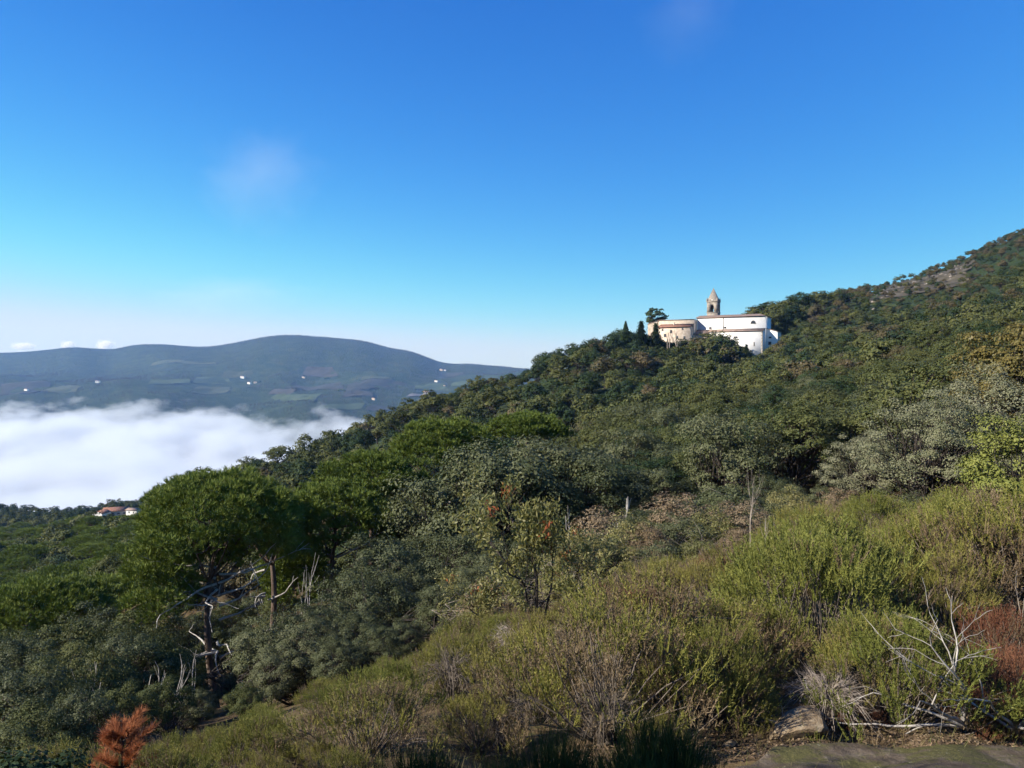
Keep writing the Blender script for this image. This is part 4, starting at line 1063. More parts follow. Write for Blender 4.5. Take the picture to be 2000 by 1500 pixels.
# ------------------------------------------------------------------ trees close to the church
def spindle(h, r_, n, leaf):
    """cypress: a dense narrow spindle of upright sprays"""
    tg, cg = Geo(), Geo()
    t = rng.uniform(0.03, 1, n); a = rng.uniform(0, 6.283, n)
    rr = r_ * np.sin(np.pi * np.clip(t, 0, 1) ** 0.75) ** 0.7 * rng.uniform(0.6, 1.08, n) + 0.08
    c = np.stack([np.cos(a) * rr, np.sin(a) * rr, t * h], -1); o = np.stack([np.cos(a), np.sin(a), np.zeros(n)], -1)
    leaves(cg, c, unit(np.array([0, 0, 1.0]) + rng.normal(size=(n, 3)) * 0.3), unit(o + rng.normal(size=(n, 3)) * 0.4), leaf, leaf * 0.45)
    tg.tube([(0, 0, -.5), (0, 0, h * .5), (0, 0, h * .9)], [r_ * .16, r_ * .1, r_ * .03], 6)
    return tg, cg
def conifer(h, r_, tiers, leaf, open_=0.0):
    """fir or cedar: drooping tiers of boughs round a straight trunk"""
    tg, cg = Geo(), Geo()
    tg.tube([(0, 0, -.5), (0, 0, h * .5), (0, 0, h * .97)], [h * .022, h * .014, h * .004], 6)
    for i in range(tiers):
        f = i / (tiers - 1); z = h * (0.18 + 0.8 * f); rad = r_ * (1 - f) ** 0.8 + 0.15
        for j in range(9):
            a = rng.uniform(0, 6.283); L_ = rad * rng.uniform(0.6, 1.1); n = int(26 * L_ + 8)
            s = rng.uniform(0.1, 1, n)
            p = np.stack([np.cos(a) * s * L_, np.sin(a) * s * L_, z - 0.25 * s * s * L_], -1) + rng.normal(size=(n, 3)) * np.array([.22, .22, .12])
            leaves(cg, p, unit(np.array([math.cos(a), math.sin(a), .2]) + rng.normal(size=(n, 3)) * .5), unit(np.array([0, 0, 1.0]) + rng.normal(size=(n, 3)) * .5), leaf, leaf * .5)
            tg.tube([(0, 0, z), (math.cos(a) * L_ * .8, math.sin(a) * L_ * .8, z - .2 * L_)], [.05, .015], 3)
    return tg, cg
CYP = tree_meshes('cypress', spindle(10, 1.0, 1500, .5), 'bark', 'dark')
FIR = tree_meshes('fir', conifer(12, 3.2, 26, .45), 'bark', 'dark')
CED = tree_meshes('cedar', broadleaf(11, 2.3, 2.6, 34, 60, .4, .75, .2, clump_flat=.5), 'bark', 'dark')
def near_church(name, m, px, top, d, label, cat, bh):
    x, y, z = ground_at(px, d); h = top_h(px, top, d)
    plant(name, m, (x, y, z - .2), rng.uniform(0, 6), h / bh, label, cat)
near_church('cypress_tree', CYP, 1222, 627, 322, 'narrow dark cypress standing alone left of the convent', 'cypress', 10)
near_church('fir_tree', FIR, 1252, 626, 318, 'dark pointed fir before the left end of the convent', 'fir tree', 12)
near_church('fir_tree', FIR, 1281, 630, 318, 'broad dark fir in front of the convent wall', 'fir tree', 12)
near_church('cedar_tree', CED, 1279, 597, 378, 'flat layered cedar rising behind the convent roof', 'cedar', 11)
near_church('cedar_tree', CED, 1492, 588, 392, 'thin dark tree behind the right end of the church roof', 'tree', 11)
near_church('fir_tree', FIR, 1458, 672, 318, 'small pointed fir at the foot of the white church wall', 'fir tree', 12)
for px_, top_, d_, lab in ((1325, 640, 318, 'leafless pale tree in front of the convent windows'), (1308, 640, 316, 'leafless tree beside the broad fir under the convent')):
    bare_tree(px_, d_, top_, lab, 'pale_twig', 4, .06, .35, (2, 3), 'bare_tree', 2)

# ------------------------------------------------------------------ rocks on the mountain
M['rock'] = solid_material('weathered_limestone', [(.12, .10, .085), (.20, .175, .15), (.29, .26, .225)], 0.9, 8, 0.95, 0.6, 4)
def boulder_mesh(seed, flat=0.6):
    import bmesh
    bm = bmesh.new(); bmesh.ops.create_icosphere(bm, subdivisions=2, radius=1)
    r = np.random.default_rng(seed); axes = unit(r.normal(size=(9, 3))); lim = r.uniform(.5, .85, 9)
    for v in bm.verts:
        p = np.array(v.co)
        for a, l in zip(axes, lim):
            dd_ = p @ a
            if dd_ > l: p = p - a * (dd_ - l) * .9
        v.co = Vector((p[0], p[1], p[2] * flat))
    me = bpy.data.meshes.new('boulder'); bm.to_mesh(me); bm.free(); me.materials.append(M['rock'])
    return me
BOULD = [boulder_mesh(k, f) for k, f in ((1, .6), (2, .5), (3, .75), (4, .45))]
M['scree'] = solid_material('scree_and_dry_heath', [(.030, .030, .018), (.058, .050, .033), (.10, .088, .066)], 0.16, 9, 0.95, 0.8, 1.2)
q_ = np.array([ray_ground(a_, b_, 300, 520)[:2] for a_, b_ in ((1700, 588), (1745, 552), (1900, 508), (1895, 552))]); n = 40
u, v = np.meshgrid(np.linspace(0, 1, n), np.linspace(0, 1, n), indexing='ij')
q = (q_[0] * ((1 - u) * (1 - v))[..., None] + q_[1] * ((1 - u) * v)[..., None] + q_[2] * (u * v)[..., None] + q_[3] * (u * (1 - v))[..., None])
q = q + 9 * np.stack([fbm(q[..., 0] / 12, q[..., 1] / 12, 3, 5), fbm(q[..., 0] / 12, q[..., 1] / 12, 3, 8)], -1)
g = Geo(); i = np.arange(n - 1)[:, None] * n; j = np.arange(n - 1)[None]
g.add(np.concatenate([q, (height(q[..., 0], q[..., 1]) + .35)[..., None]], -1).reshape(-1, 3), np.stack([i + j, i + j + 1, i + n + j + 1, i + n + j], -1).reshape(-1, 4))
tag(g.build('scree', M['scree'], smooth=True), kind='structure')
for k in range(110):
    px_ = rng.uniform(1690, 1890); py_ = np.interp(px_, [1690, 1780, 1890], [585, 545, 520]) + rng.normal() * 13
    x, y, z = ray_ground(px_, py_, 300, 520)
    if y > 500: continue
    o = mesh_object('boulder', BOULD[k % 4]); o.location = (x, y, z + .1); s = rng.uniform(.5, 1.25); o.scale = (s * rng.uniform(.8, 1.6), s, s); o.rotation_euler = (rng.uniform(-.2, .2), rng.uniform(-.2, .2), rng.uniform(0, 6))
    tag(o, 'pale grey boulder on the bare scree patch of the mountainside', 'boulder', 'boulders of the scree patch')

# ------------------------------------------------------------------ foreground: ledge, stone, dead wood
def ledge_material():
    m = bpy.data.materials.new('mossy_rock'); nt = nodes_of(m); L = nt.links
    tc = nt.nodes.new('ShaderNodeTexCoord'); v = tc.outputs['Object']
    mp = nt.nodes.new('ShaderNodeMapping'); mp.inputs['Scale'].default_value = (.55, 1.3, 1); L.new(v, mp.inputs['Vector'])
    rock = ramp(nt, noise(nt, v, 3.0, 9, .7), [(.3, (.045, .034, .024)), (.5, (.095, .074, .054)), (.7, (.17, .14, .11))])
    moss = ramp(nt, noise(nt, v, 14, 6, .7), [(.3, (.045, .045, .018)), (.6, (.10, .096, .034)), (.8, (.20, .175, .075))])
    f = ramp(nt, noise(nt, mp.outputs[0], 2.2, 8, .72), [(.46, (0, 0, 0)), (.56, (.9, .9, .9))])
    lich = ramp(nt, noise(nt, v, 7.0, 6, .75), [(.64, (0, 0, 0)), (.70, (1, 1, 1))])
    col = mixc(nt, lich, mixc(nt, f, rock, moss), (.36, .34, .29))
    p = nt.nodes.new('ShaderNodeBsdfPrincipled'); L.new(col, p.inputs['Base Color']); p.inputs['Roughness'].default_value = .95; p.inputs['Specular IOR Level'].default_value = .15
    b = nt.nodes.new('ShaderNodeBump'); b.inputs['Strength'].default_value = .8; b.inputs['Distance'].default_value = .05
    L.new(noise(nt, v, 12, 8, .7), b.inputs['Height']); L.new(b.outputs[0], p.inputs['Normal'])
    out = nt.nodes.new('ShaderNodeOutputMaterial'); L.new(p.outputs[0], out.inputs['Surface'])
    return m
g = Geo(); nx, ny = 150, 46
gx, gy = np.meshgrid(np.linspace(0, 1, nx), np.linspace(0, 1, ny), indexing='ij')
X = 2.0 + 8.6 * gx; far_edge = 10.2 + .30 * fbm(X * .7, X * 0 + 3.3, 4, 9) + .03 * (X - 5) - .9 * np.clip(3.4 - X, 0, 1.4)
Y = 8.4 + (far_edge - 8.4) * gy
gz = height(X, Y)
edge = np.clip(np.minimum(gx, 1 - gx) * 22, 0, 1) * np.clip((1 - gy) * 16, 0, 1) ** .35
step = np.floor(3 * (Y - 8.6 + .5 * fbm(X * .5, Y, 3, 15))) * -.022
top_ = -4.90 - .045 * (Y - 9.5) + .075 * fbm(X * 1.2, Y * 3, 5, 61) + .03 * fbm(X * 6, Y * 9, 4, 71)
Z = gz - .12 + edge * (np.maximum(top_, gz + .035) - gz + .12)
i = np.arange(nx - 1)[:, None] * ny; j = np.arange(ny - 1)[None]
g.add(np.stack([X, Y, Z], -1).reshape(-1, 3), np.stack([i + j, i + ny + j, i + ny + j + 1, i + j + 1], -1).reshape(-1, 4))
tag(g.build('rock_ledge', ledge_material(), smooth=True), 'flat mossy rock ledge along the bottom edge below the heath', 'rock')

M['tan_rock'] = solid_material('ochre_stone', [(.11, .078, .045), (.21, .155, .095), (.31, .26, .18)], 4, 8, 0.95, 0.6, 14)
def stone(px, py, d, s, label):
    x, y, z = ground_at(px, d)
    o = mesh_object('stone_block', boulder_mesh(int(px), .62)); o.data.materials.clear(); o.data.materials.append(M['tan_rock'])
    o.location = (x, y, z + s * .32); o.scale = (s * 1.35, s * .8, s * .95); o.rotation_euler = (.1, -.12, .35)
    tag(o, label, 'stone')
stone(1572, 1385, 10.75, .38, 'cracked ochre stone block under the arching dead twigs')
stone(1520, 1420, 10.75, .12, 'fist sized pale stone at the foot of the ochre block')
stone(1425, 1440, 10.7, .10, 'small stone in the leaf litter before the heath')

def twig_shrub(px, d, h, rad, n, label, mat='pale_twig', arch=0.6, name='dead_shrub', thick=.006, fine=10):
    x, y, z = ground_at(px, d)
    sg, tw = Geo(), Geo()
    for k in range(n):
        a = rng.uniform(0, 6.283); u = rng.uniform(.3, 1)
        e = np.array([math.cos(a) * rad * u, math.sin(a) * rad * u, h * (1 - .6 * u * u) * rng.uniform(.6, 1.1)])
        t = np.linspace(0, 1, 6)[:, None]; m_ = np.array([e[0] * .35, e[1] * .35, h * (1 + arch * .3)])
        pts = (1 - t) ** 2 * np.array([rng.normal() * .06, rng.normal() * .06, -.05]) + 2 * t * (1 - t) * m_ + t * t * e
        sg.tube(pts, np.linspace(thick * 1.6, thick * .6, 6), 3)
        q = pts[rng.integers(2, 6, fine)] + rng.normal(size=(fine, 3)) * .02
        blades(tw, q, q + unit(unit(pts[-1] - pts[2]) + rand_dirs(fine) * .7) * rng.uniform(.1, .35, (fine, 1)), thick * .9)
    o = empty(name, (x, y, z), 0); tag(o, label, 'shrub')
    sg.build('stems', M[mat], o); tw.build('twigs', M[mat], o)
    return o
twig_shrub(1620, 11.3, .7, .7, 110, 'grey dead shrub with arching twigs over the ochre stone')
twig_shrub(1700, 15.0, 1.3, 1.0, 80, 'dead grey shrub of fine twigs among the green heath', thick=.007)
twig_shrub(1560, 20.5, 1.6, 1.1, 90, 'pale bristly dead shrub at the top of the heath slope', thick=.009)
twig_shrub(1230, 12.5, .95, .7, 80, 'bristly grey dead shrub amid the green heath', thick=.005)
for px_, d_, h_, lab in ((880, 14.5, 1.0, 'greyish dry shrub on the heath below the thicket'), (1120, 15.5, 1.1, 'grey dry shrub in the heath right below the chestnut'), (1340, 17, 1.3, 'grey dry shrub on the brow left of the bare sapling'), (1640, 16.5, 1.5, 'tall grey dry shrub among the bright heath'), (1840, 19, 1.6, 'grey dry shrub under the pale silvery tree'), (980, 11.5, .9, 'bristly brown dry shrub above the dark brooms'), (1180, 10.8, .8, 'low bristly dry shrub beside the dark brooms')):
    twig_shrub(px_, d_, h_, h_ * .75, 60, lab, 'twig', .1, 'dead_shrub', .0045 * d_ / 11, 14)
twig_shrub(1010, 19, 1.1, .9, 70, 'greyish dry shrub below the forked chestnut', thick=.008)

def dead_limbs(px, d, dirs, label, r_=.022, ln=.5):
    x, y, z = ground_at(px, d)
    o = empty('dead_branch_pile', (x, y, z)); tag(o, label, 'dead wood')
    for dv in dirs:
        g = Geo(); branching((0, 0, .12), dv, ln * rng.uniform(.8, 1.3), r_, 3, g, [], (1, 3), .5, .68, .04, 5, 4, .16); g.build('branch', M['dead_wood'], o)
dead_limbs(1885, 10.6, [(-.8, -.2, .75), (-.9, -.1, .35), (-.5, -.3, 1.0), (-1, 0, .12), (-.2, -.3, .9)], 'bleached dead branches sticking up from the reddish heath', .026, .8)
dead_limbs(1985, 10.6, [(-.7, -.3, .7), (-.3, -.2, 1.0), (-.9, -.1, .4), (.2, -.1, .9)], 'bleached fallen branches leaning across the reddish heath', .024, .8)
dead_limbs(1530, 10.9, [(-.7, -.2, .35), (.5, -.2, .4), (-.2, -.3, .5)], 'small bleached twigs lying on the leaf litter', .008, .16)
dead_limbs(120, 26, [(-.5, -.2, .9), (.4, 0, .8), (.1, -.3, 1)], 'curly bleached branches in the shady young oaks', .035, .8)

# reddish dead heath and small plants round the ledge
for px_, d_, h_, m_, lab in ((1905, 12.0, 1.25, HEATH_R, 'reddish dead heath behind the bleached branches'), (1985, 11.6, 1.3, HEATH_R, 'reddish dead heath at the picture edge above the ledge'), (1960, 13.4, 1.5, HEATH_R, 'tall reddish dead heath at the picture edge'), (1660, 11.4, .6, HEATH_R, 'low reddish dead heath beside the ochre stone'), (1900, 11.0, .75, HEATH_R, 'low reddish heath among the bleached branches'), (2010, 10.9, .95, HEATH_R, 'reddish heath cut by the picture edge above the ledge'), (1940, 10.75, .5, HEATH_D, 'low dry heath at the foot of the bleached branches'),
                             (1765, 11.2, 1.65, HEATH_B, 'tall dense green heath standing on the edge of the ledge'), (1725, 11.9, 1.35, HEATH, 'green heath leaning on the tall one at the ledge'), (1450, 11.4, .75, HEATH, 'small sprawling heath at the leaf litter edge'), (1395, 11.6, 1.35, HEATH, 'golden green heath with brown skirt above the leaf litter'), (1310, 11.9, 1.25, HEATH_D, 'brown heath next to the golden green one'),
                             (1290, 10.4, .6, HEATH_D, 'low brown heath beside the ledge end')):
    put('heath_bush', m_, px_, d_, h_, lab, 'bush', 'heath bushes on the near slope', base_h=1.6)
fern = plant_meshes('bracken', [('fronds', heath(.6, .6, 30, 8, 12, .07, .014)[1])], ('litter',))

# rust coloured dead pine sapling
def rust_pine():
    tg, cg = Geo(), Geo(); tips = []
    tg.tube([(0, 0, -.1), (.02, 0, .8), (0, .02, 1.7)], [.035, .022, .006], 5)
    for k in range(48):
        z = rng.uniform(.15, 1.6); a = rng.uniform(0, 6.283); L_ = .72 * (1.15 - z / 1.9) * rng.uniform(.6, 1.15)
        e = np.array([math.cos(a) * L_, math.sin(a) * L_, z + L_ * .75]); b = np.array([0, 0, z]); tg.tube([b, (b + e) / 2 - np.array([0, 0, .05]), e], [.012, .008, .004], 3)
        for s in np.linspace(.25, 1, 8):
            n = 48; c_ = b + (e - b) * s; d = unit(unit(e - b) * .8 + rand_dirs(n) * .8 + np.array([0, 0, .35])); blades(cg, np.repeat(c_[None], n, 0), c_ + d * rng.uniform(.07, .19, (n, 1)), .0065)
    return [('trunk', tg.mesh('sapling_trunk', M['bark'])), ('crown', cg.mesh('sapling_crown', M['rust']))]
put('pine_sapling', rust_pine(), 240, 12.5, top_h(240, 1400, 12.5), 'rust coloured dead pine sapling at the lower corner', 'pine sapling', base_h=1.75)
dk = tree_meshes('glossy_bush', broadleaf(1.6, .9, .8, 45, 70, .075, .28, .02, multi=4, low=0.0), 'bark', 'dark')
put('glossy_bush', dk, 60, 10.0, top_h(60, 1450, 10.0), 'dark glossy leaved bush in the very corner', 'bush')
put('glossy_bush', dk, -20, 10.6, top_h(-20, 1460, 10.6), 'dark leafy bush cut by the picture corner', 'bush')
for px_, d_, top_ in ((560, 10.2, 1440), (640, 9.8, 1445), (720, 10.4, 1425), (600, 11.4, 1410), (680, 8.6, 1470), (520, 9.4, 1465)):
    put('heath_bush', HEATH_D if d_ > 10 else HEATH, px_, d_, max(.5, top_h(px_, top_, d_)), 'low olive brown heath just above the dark brooms', 'bush', 'heath above the dark brooms', base_h=1.9)
for px_, d_, top_ in ((170, 15, 1440), (330, 15, 1420), (60, 15.5, 1430), (400, 14.5, 1410), (110, 13.5, 1470), (300, 13.2, 1460)):
    put('heath_bush', HEATH, px_, d_, max(.7, top_h(px_, top_, d_)), 'olive heath round the rust coloured pine sapling', 'bush', 'heath round the rust coloured sapling', base_h=1.9)

# leaf litter and dry grass on the bank (nobody could count them)
n = 9000
gx = rng.uniform(.8, 9.5, n); gy = 10.1 + rng.exponential(1.4, n) * .8; kp = gy < 16; gx, gy = gx[kp], gy[kp]; gz = height(gx, gy) + .012
g = Geo(); c_ = np.stack([gx, gy, gz], -1); m_ = len(gx)
leaves(g, c_ + rng.normal(size=(m_, 3)) * np.array([0, 0, .01]), rand_dirs(m_) * np.array([1, 1, .25]), unit(np.array([0, 0, 1.0]) + rng.normal(size=(m_, 3)) * .4), rng.uniform(.025, .085, m_), rng.uniform(.012, .04, m_))
tag(g.build('leaf_litter', M['litter']), 'brown dead leaves strewn over the bank', 'leaf litter', kind='stuff')
n = 26000
yy = 6.0 + 22 * rng.uniform(size=n) ** 1.6; xx = rng.uniform(-.68, .72, n) * yy; 
kp = ~((xx > 1.7) & (yy < 10.15)) | (rng.uniform(size=n) < .10); xx, yy = xx[kp], yy[kp]; n = len(xx)
zz = height(xx, yy); b_ = np.stack([xx, yy, zz - .01], -1)
t_ = b_ + unit(np.array([0, 0, 1.0]) + rng.normal(size=(n, 3)) * .45) * rng.uniform(.07, .28, (n, 1))
g = Geo(); blades(g, b_, t_, .008)
tag(g.build('dry_grass', M['grass']), 'dry grass blades between the heath bushes', 'grass', kind='stuff')

# the trees beside the viewpoint whose shade lies over the brooms at the bottom edge
for x_, y_, h_ in ((-6.9, 2.6, 7.2), (-9.6, 2.9, 8.0), (-5.4, 0.6, 6.6), (-8.0, 0.0, 7.5)):
    z_ = float(height(x_, y_)); m_ = NEAR_OAK[0]
    plant('young_oak', m_, (x_, y_, z_), rng.uniform(0, 6), h_ / 5.0, 'young oak beside the viewpoint shading the brooms', 'tree', 'oaks beside the viewpoint')
# ------------------------------------------------------------------ far side of the valley: fields, farms, woods
FC = {'vine': [(.024, .026, .018), (.036, .038, .025), (.050, .048, .034)], 'brown': [(.036, .034, .022), (.052, .048, .032), (.070, .062, .042)], 'green': [(.034, .052, .02), (.048, .07, .026), (.065, .085, .034)], 'pale': [(.12, .11, .09), (.18, .165, .14), (.24, .22, .19)], 'meadow': [(.034, .046, .018), (.048, .060, .024), (.065, .072, .032)]}
FM = {k: solid_material('field_' + k, v, 0.02, 6, 0.95, coord='Object', stretch=(1, .3, 1)) for k, v in FC.items()}
FIELDS = [('vine', [(558,758),(575,747),(664,747),(672,762)]), ('vine', [(674,769),(682,750),(770,745),(800,752)]), ('brown', [(588,733),(600,716),(650,717),(662,735)]), ('green', [(528,780),(545,769),(628,770),(612,785)]),
 ('brown', [(523,771),(535,760),(578,762),(570,772)]), ('meadow', [(430,738),(440,726),(492,725),(497,738)]), ('green', [(378,749),(382,737),(442,737),(452,749)]), ('pale', [(792,776),(800,771),(848,769),(850,775)]),
 ('brown', [(668,777),(674,766),(730,768),(728,777)]), ('vine', [(714,803),(722,793),(764,794),(760,802)]), ('green', [(604,801),(640,789),(712,788),(708,800)]), ('vine', [(0,772),(0,748),(98,749),(92,768)]), ('meadow', [(84,766),(96,756),(156,756),(150,767)]),
 ('meadow', [(292,716),(300,709),(420,708),(424,714)]), ('green', [(288,752),(296,743),(374,742),(372,750)]), ('green', [(806,760),(812,752),(868,750),(872,759)]), ('meadow', [(372,766),(384,757),(450,757),(446,766)]), ('meadow', [(700,744),(706,738),(762,738),(766,744)]), ('green', [(880,756),(884,748),(930,744),(932,752)]), ('vine', [(860,735),(864,728),(905,727),(906,734)])]
field_polys = []
for kname, quad in FIELDS:
    P = [ray_ground(a, b, 2500, 6500)[:2] for a, b in quad]
    P = np.array(P); n = 14
    u, v = np.meshgrid(np.linspace(0, 1, n), np.linspace(0, 1, n), indexing='ij')
    q = (P[0] * ((1 - u) * (1 - v))[..., None] + P[1] * ((1 - u) * v)[..., None] + P[2] * (u * v)[..., None] + P[3] * (u * (1 - v))[..., None])
    q = q + 14 * np.stack([fbm(q[..., 0] / 90, q[..., 1] / 90, 2, 5), fbm(q[..., 0] / 90, q[..., 1] / 90, 2, 8)], -1)
    z = height(q[..., 0], q[..., 1]) + 3.0
    g = Geo(); i = np.arange(n - 1)[:, None] * n; j = np.arange(n - 1)[None]
    g.add(np.concatenate([q, z[..., None]], -1).reshape(-1, 3), np.stack([i + j, i + j + 1, i + n + j + 1, i + n + j], -1).reshape(-1, 4))
    o = g.build('field', FM[kname], smooth=True); tag(o, kind='structure')
    field_polys.append(P)

def inside(px_, py_, P):
    r = np.zeros(len(px_), bool)
    for a in range(4):
        x0, y0 = P[a]; x1, y1 = P[(a + 1) % 4]
        c_ = ((y0 > py_) != (y1 > py_)) & (px_ < (x1 - x0) * (py_ - y0) / (y1 - y0 + 1e-9) + x0); r ^= c_
    return r

FARMS = [(474,739,8,'white hilltop villa among the far vineyards'), (487,750,7,'low pale farm just below the white villa'), (499,749,6,'cream barn beside the low pale farm'), (593,739,6,'lone pale farmhouse above the dark vineyard'), (191,748,8,'white farmhouse above the fog edge'), (52,764,8,'white shed by the fog at the far side'), (730,781,7,'cream farmhouse among the lower vineyards'), (852,746,6,'white house at the bend of the far track'), (862,724,6,'cream house high on the far slope'), (869,724,4,'little white house next to the cream one'), (835,773,16,'long pale sheds on the bare yard across the valley'), (868,755,4,'tiny pale hut near the far track')]
for a, b, wpx, lab in FARMS:
    x, y, z = ray_ground(a, b, 2500, 6500); w_ = wpx / F * y
    house('far_farmhouse', lab, 'house', (x, y, z + 1), R(rng.uniform(-25, 10)), w_, w_ * .6, w_ * .42, w_ * .13, 'plaster' if 'white' in lab else 'old_plaster', 'tile', 2)
    field_polys.append(np.array([(x - w_ * 1.2, y - 90), (x + w_ * 1.2, y - 90), (x + w_ * 1.2, y + w_), (x - w_ * 1.2, y + w_)]))

def blob(n=1, seed=0, spread=0.0, r_=1.0):
    import bmesh
    rr = np.random.default_rng(seed); g = Geo()
    for k in range(n):
        bm = bmesh.new(); bmesh.ops.create_icosphere(bm, subdivisions=2, radius=1)
        v = np.array([w.co[:] for w in bm.verts]); f = np.array([[w.index for w in q.verts] for q in bm.faces]); bm.free()
        v = v * (1 + rr.normal(size=(len(v), 1)) * .13) * np.array([1, 1, .85]) * r_ * rr.uniform(.7, 1.2) + np.array([rr.normal() * spread, rr.normal() * spread, r_ * .6])
        g.add(v, f)
    return g
M['far_leaf'] = leaf_material('far_tree_crowns', [(.020, .034, .012), (.042, .060, .018), (.075, .088, .028)], 0.0, .8, .05)
FARP = []
for k, (a, b, lab) in enumerate(((668, 764, 'tall rounded tree at the corner of the far vineyards'), (505, 747, 'dark tree beside the cream barn across the valley'), (640, 740, 'dark tree clump above the far vineyard'))):
    x, y, z = ray_ground(a, b, 2500, 6500)
    me = [('trunk', (lambda g: (g.tube([(0, 0, -1), (0, 0, 8)], [.6, .4], 5), g)[1])(Geo()).mesh('far_trunk', M['bark'])), ('crown', blob(6, k, 8.0, 7.0).mesh('far_crown', M['far_leaf']))]
    o = plant('field_tree', me, (x, y, z), 0, 1.0, lab, 'tree'); FARP.append(o.children[1])
n = 70000
yy = np.sqrt(rng.uniform(2750 ** 2, 6500 ** 2, n)); xx = (rng.uniform(-60, 1060, n) - 1000) / F * yy
wooded = fbm(xx / 260, yy / 420, 3, 33)
py_ = HORIZON - F * height(xx, yy) / yy
keep = np.ones(n, bool)
for P in field_polys: keep &= ~inside(xx, yy, P)
openland = (yy < 5200) & (xx / yy > (260 - 1000) / F) & (wooded < -0.05)
keep &= ~(openland & (rng.uniform(size=n) < .85))
xx, yy = xx[keep], yy[keep]; zz = height(xx, yy)
hx, hy = [], []
for P in field_polys[:len(FIELDS)]:          # hedgerows along the field edges
    for a in range(4):
        if rng.uniform() < .75:
            k = int(np.linalg.norm(P[(a + 1) % 4] - P[a]) / 15); t = rng.uniform(size=k)[:, None]; q = P[a] * (1 - t) + P[(a + 1) % 4] * t + rng.normal(size=(k, 2)) * 5; hx.append(q[:, 0]); hy.append(q[:, 1])
xx, yy = np.concatenate([xx] + hx), np.concatenate([yy] + hy); zz = height(xx, yy)
pts_ = np.stack([xx, yy, zz - 1, rng.uniform(.55, 1.25, len(xx)), rng.uniform(0, 6.28, len(xx))], -1)
mass('far_forest', pts_, FARP, 'blue hazy forest covering the hills across the valley', 'forest')
# ------------------------------------------------------------------ air: haze, valley fog, wisps of cloud
def closed_box(name, b, mat):
    g = Geo(); g.box(*b); return g.build(name, mat)

hz = closed_box('haze', (-9000, 9000, -600, 9500, -520, 480), volume_material('haze_air', 0.56e-4, (0.25, 0.49, 1.0), 0.1))
tag(hz, 'thin blue haze over the valley', 'haze', kind='stuff')

FOG_TOP = -166.0
def fog_density(nt, pv):
    L = nt.links
    tc = nt.nodes.new('ShaderNodeTexCoord'); v = tc.outputs['Object']
    mp = nt.nodes.new('ShaderNodeMapping'); mp.inputs['Scale'].default_value = (1, 0.8, 1.5); L.new(v, mp.inputs['Vector'])
    n1 = math_node(nt, 'ADD', math_node(nt, 'MULTIPLY', noise(nt, mp.outputs[0], 0.0042, 6.0, 0.66), 0.72), math_node(nt, 'MULTIPLY', noise(nt, mp.outputs[0], 0.0011, 2.0, 0.5), 0.28))
    sep = nt.nodes.new('ShaderNodeSeparateXYZ'); L.new(v, sep.inputs[0])
    # height of the fog surface: billows rise and fall with the noise
    top = math_node(nt, 'ADD', math_node(nt, 'MULTIPLY', math_node(nt, 'SUBTRACT', n1, 0.5), 430.0), FOG_TOP)
    thin = nt.nodes.new('ShaderNodeMapRange'); thin.inputs[1].default_value = -1500; thin.inputs[2].default_value = -300; thin.inputs[3].default_value = 0; thin.inputs[4].default_value = -48
    L.new(sep.outputs['X'], thin.inputs[0]); top = math_node(nt, 'ADD', top, thin.outputs[0])
    depth = math_node(nt, 'SUBTRACT', top, sep.outputs['Z'])
    mr = nt.nodes.new('ShaderNodeMapRange'); mr.inputs[1].default_value = 0; mr.inputs[2].default_value = 110; mr.inputs[3].default_value = 0; mr.inputs[4].default_value = 0.02
    L.new(depth, mr.inputs[0])
    L.new(mr.outputs[0], pv.inputs['Density'])
fog = closed_box('fog_bank', (-4200, 900, 950, 3600, -420, -95), volume_material('fog_air', 0.02, (0.80, 0.85, 0.91), 0.0, fog_density, 0.0))
tag(fog, 'white bank of morning fog filling the valley', 'fog', kind='stuff')

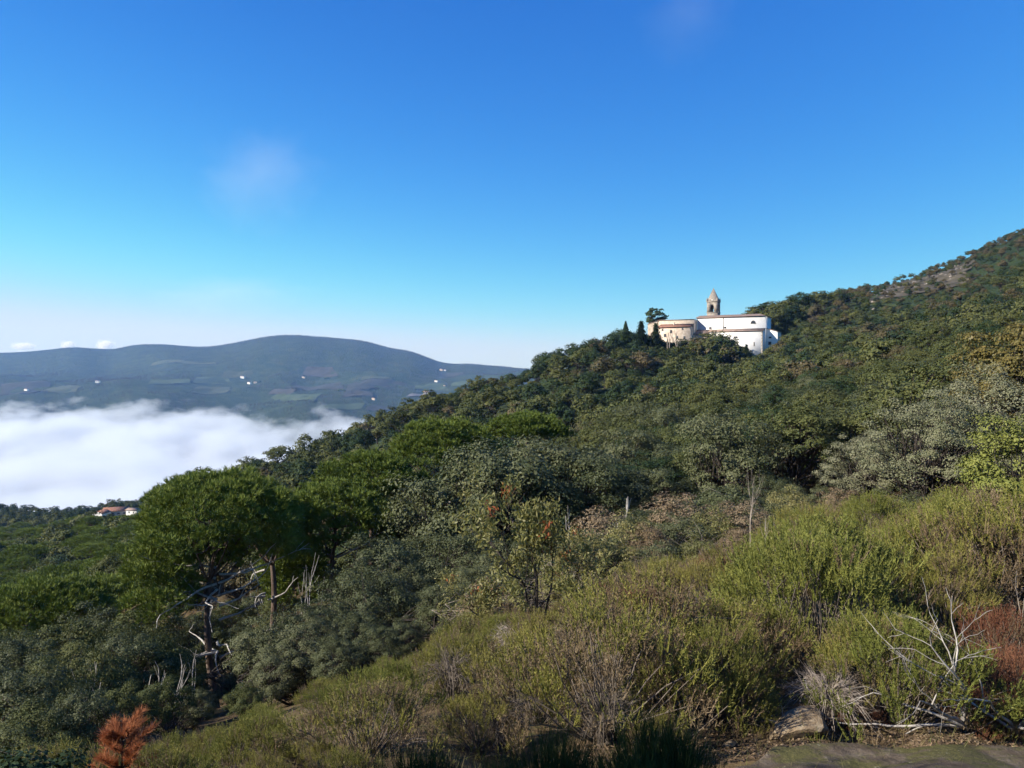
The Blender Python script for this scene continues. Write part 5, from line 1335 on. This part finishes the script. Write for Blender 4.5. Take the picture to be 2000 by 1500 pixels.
def wisp(name, px, py, d, w, h, dens, label, scale, soft=1.0):
    """a scrap of cloud: an ellipsoid of air whose density breaks up and fades to nothing at its rim"""
    x, y, z = (px - 1000) / F * d, d, (HORIZON - py) / F * d
    rx, rz = w / 2 / F * d, h / 2 / F * d
    def fade(nt, pv):
        L = nt.links; tc = nt.nodes.new('ShaderNodeTexCoord')
        ln = nt.nodes.new('ShaderNodeVectorMath'); ln.operation = 'LENGTH'; L.new(tc.outputs['Object'], ln.inputs[0])
        fall = nt.nodes.new('ShaderNodeMapRange'); fall.inputs[1].default_value = 1.0; fall.inputs[2].default_value = 0.1; fall.inputs[3].default_value = -0.25; fall.inputs[4].default_value = 0.35 * soft; L.new(ln.outputs['Value'], fall.inputs[0])
        nz = noise(nt, tc.outputs['Object'], scale, 5.0, 0.6)
        v = math_node(nt, 'ADD', math_node(nt, 'SUBTRACT', nz, 0.42), fall.outputs[0])
        mr = nt.nodes.new('ShaderNodeMapRange'); mr.inputs[1].default_value = 0.0; mr.inputs[2].default_value = 0.5; mr.inputs[3].default_value = 0.0; mr.inputs[4].default_value = dens; L.new(v, mr.inputs[0])
        L.new(mr.outputs[0], pv.inputs['Density'])
    g = Geo(); n, m = 20, 12
    th = np.linspace(0, np.pi, m + 1); ph = np.arange(n) * 2 * np.pi / n
    v = np.array([(math.sin(t) * math.cos(p), math.sin(t) * math.sin(p), math.cos(t)) for t in th for p in ph])
    g.add(v, [(i * n + j, (i + 1) * n + j, (i + 1) * n + (j + 1) % n, i * n + (j + 1) % n) for i in range(m) for j in range(n)])
    o = g.build('cloud', volume_material('cloud_air', dens, (1, 1, 1), 0.0, fade)); o.location = (x, y, z); o.scale = (rx, rx * 0.8, rz)
    tag(o, label, 'cloud', kind='stuff')
wisp('cloud', 505, 345, 3200, 330, 270, 0.0006, 'faint torn wisp of cloud high over the far hills', 1.6)
wisp('cloud', 1345, 25, 3200, 260, 240, 0.00025, 'very faint veil of cloud at the top of the sky', 1.3)
wisp('cloud', 440, 575, 4600, 420, 110, 0.0004, 'thin streak of vapour above the far ridge', 1.6)
wisp('cloud', 45, 676, 21000, 60, 22, 0.004, 'small pale cumulus on the horizon behind the far ridge', 2.0, 2)
wisp('cloud', 132, 674, 21000, 36, 26, 0.006, 'small round cumulus peeping over the dip in the ridge', 2.0, 2)
wisp('cloud', 205, 674, 21000, 46, 30, 0.006, 'larger white cumulus peeping over the far ridge', 2.0, 2)

# ------------------------------------------------------------------ say which one: number small sets of look-alikes from the left
ORD = ['leftmost', 'second from the left', 'third from the left', 'fourth from the left', 'fifth from the left', 'sixth from the left', 'seventh from the left', 'eighth from the left', 'ninth from the left'] + [w + ' from the left' for w in ('tenth', 'eleventh', 'twelfth', 'thirteenth', 'fourteenth', 'fifteenth', 'sixteenth', 'seventeenth', 'eighteenth')]   # ordinal words
same = {}
for o in COL.objects:
    if o.parent is None and o.get('group') and o.get('label') and o.location.y > 1: same.setdefault((o['group'], o['label']), []).append(o)
for (grp, lab), lst in same.items():
    if 1 < len(lst) <= 18 and len(lab.split()) <= 12:
        lst.sort(key=lambda o: o.location.x / o.location.y)
        if len(lab.split()) + (4 if len(lst) > 2 else 1) > 16: continue
        for k, o in enumerate(lst): o['label'] = lab + ', ' + (ORD[k] if k < len(lst) - 1 or k == 0 else 'rightmost')
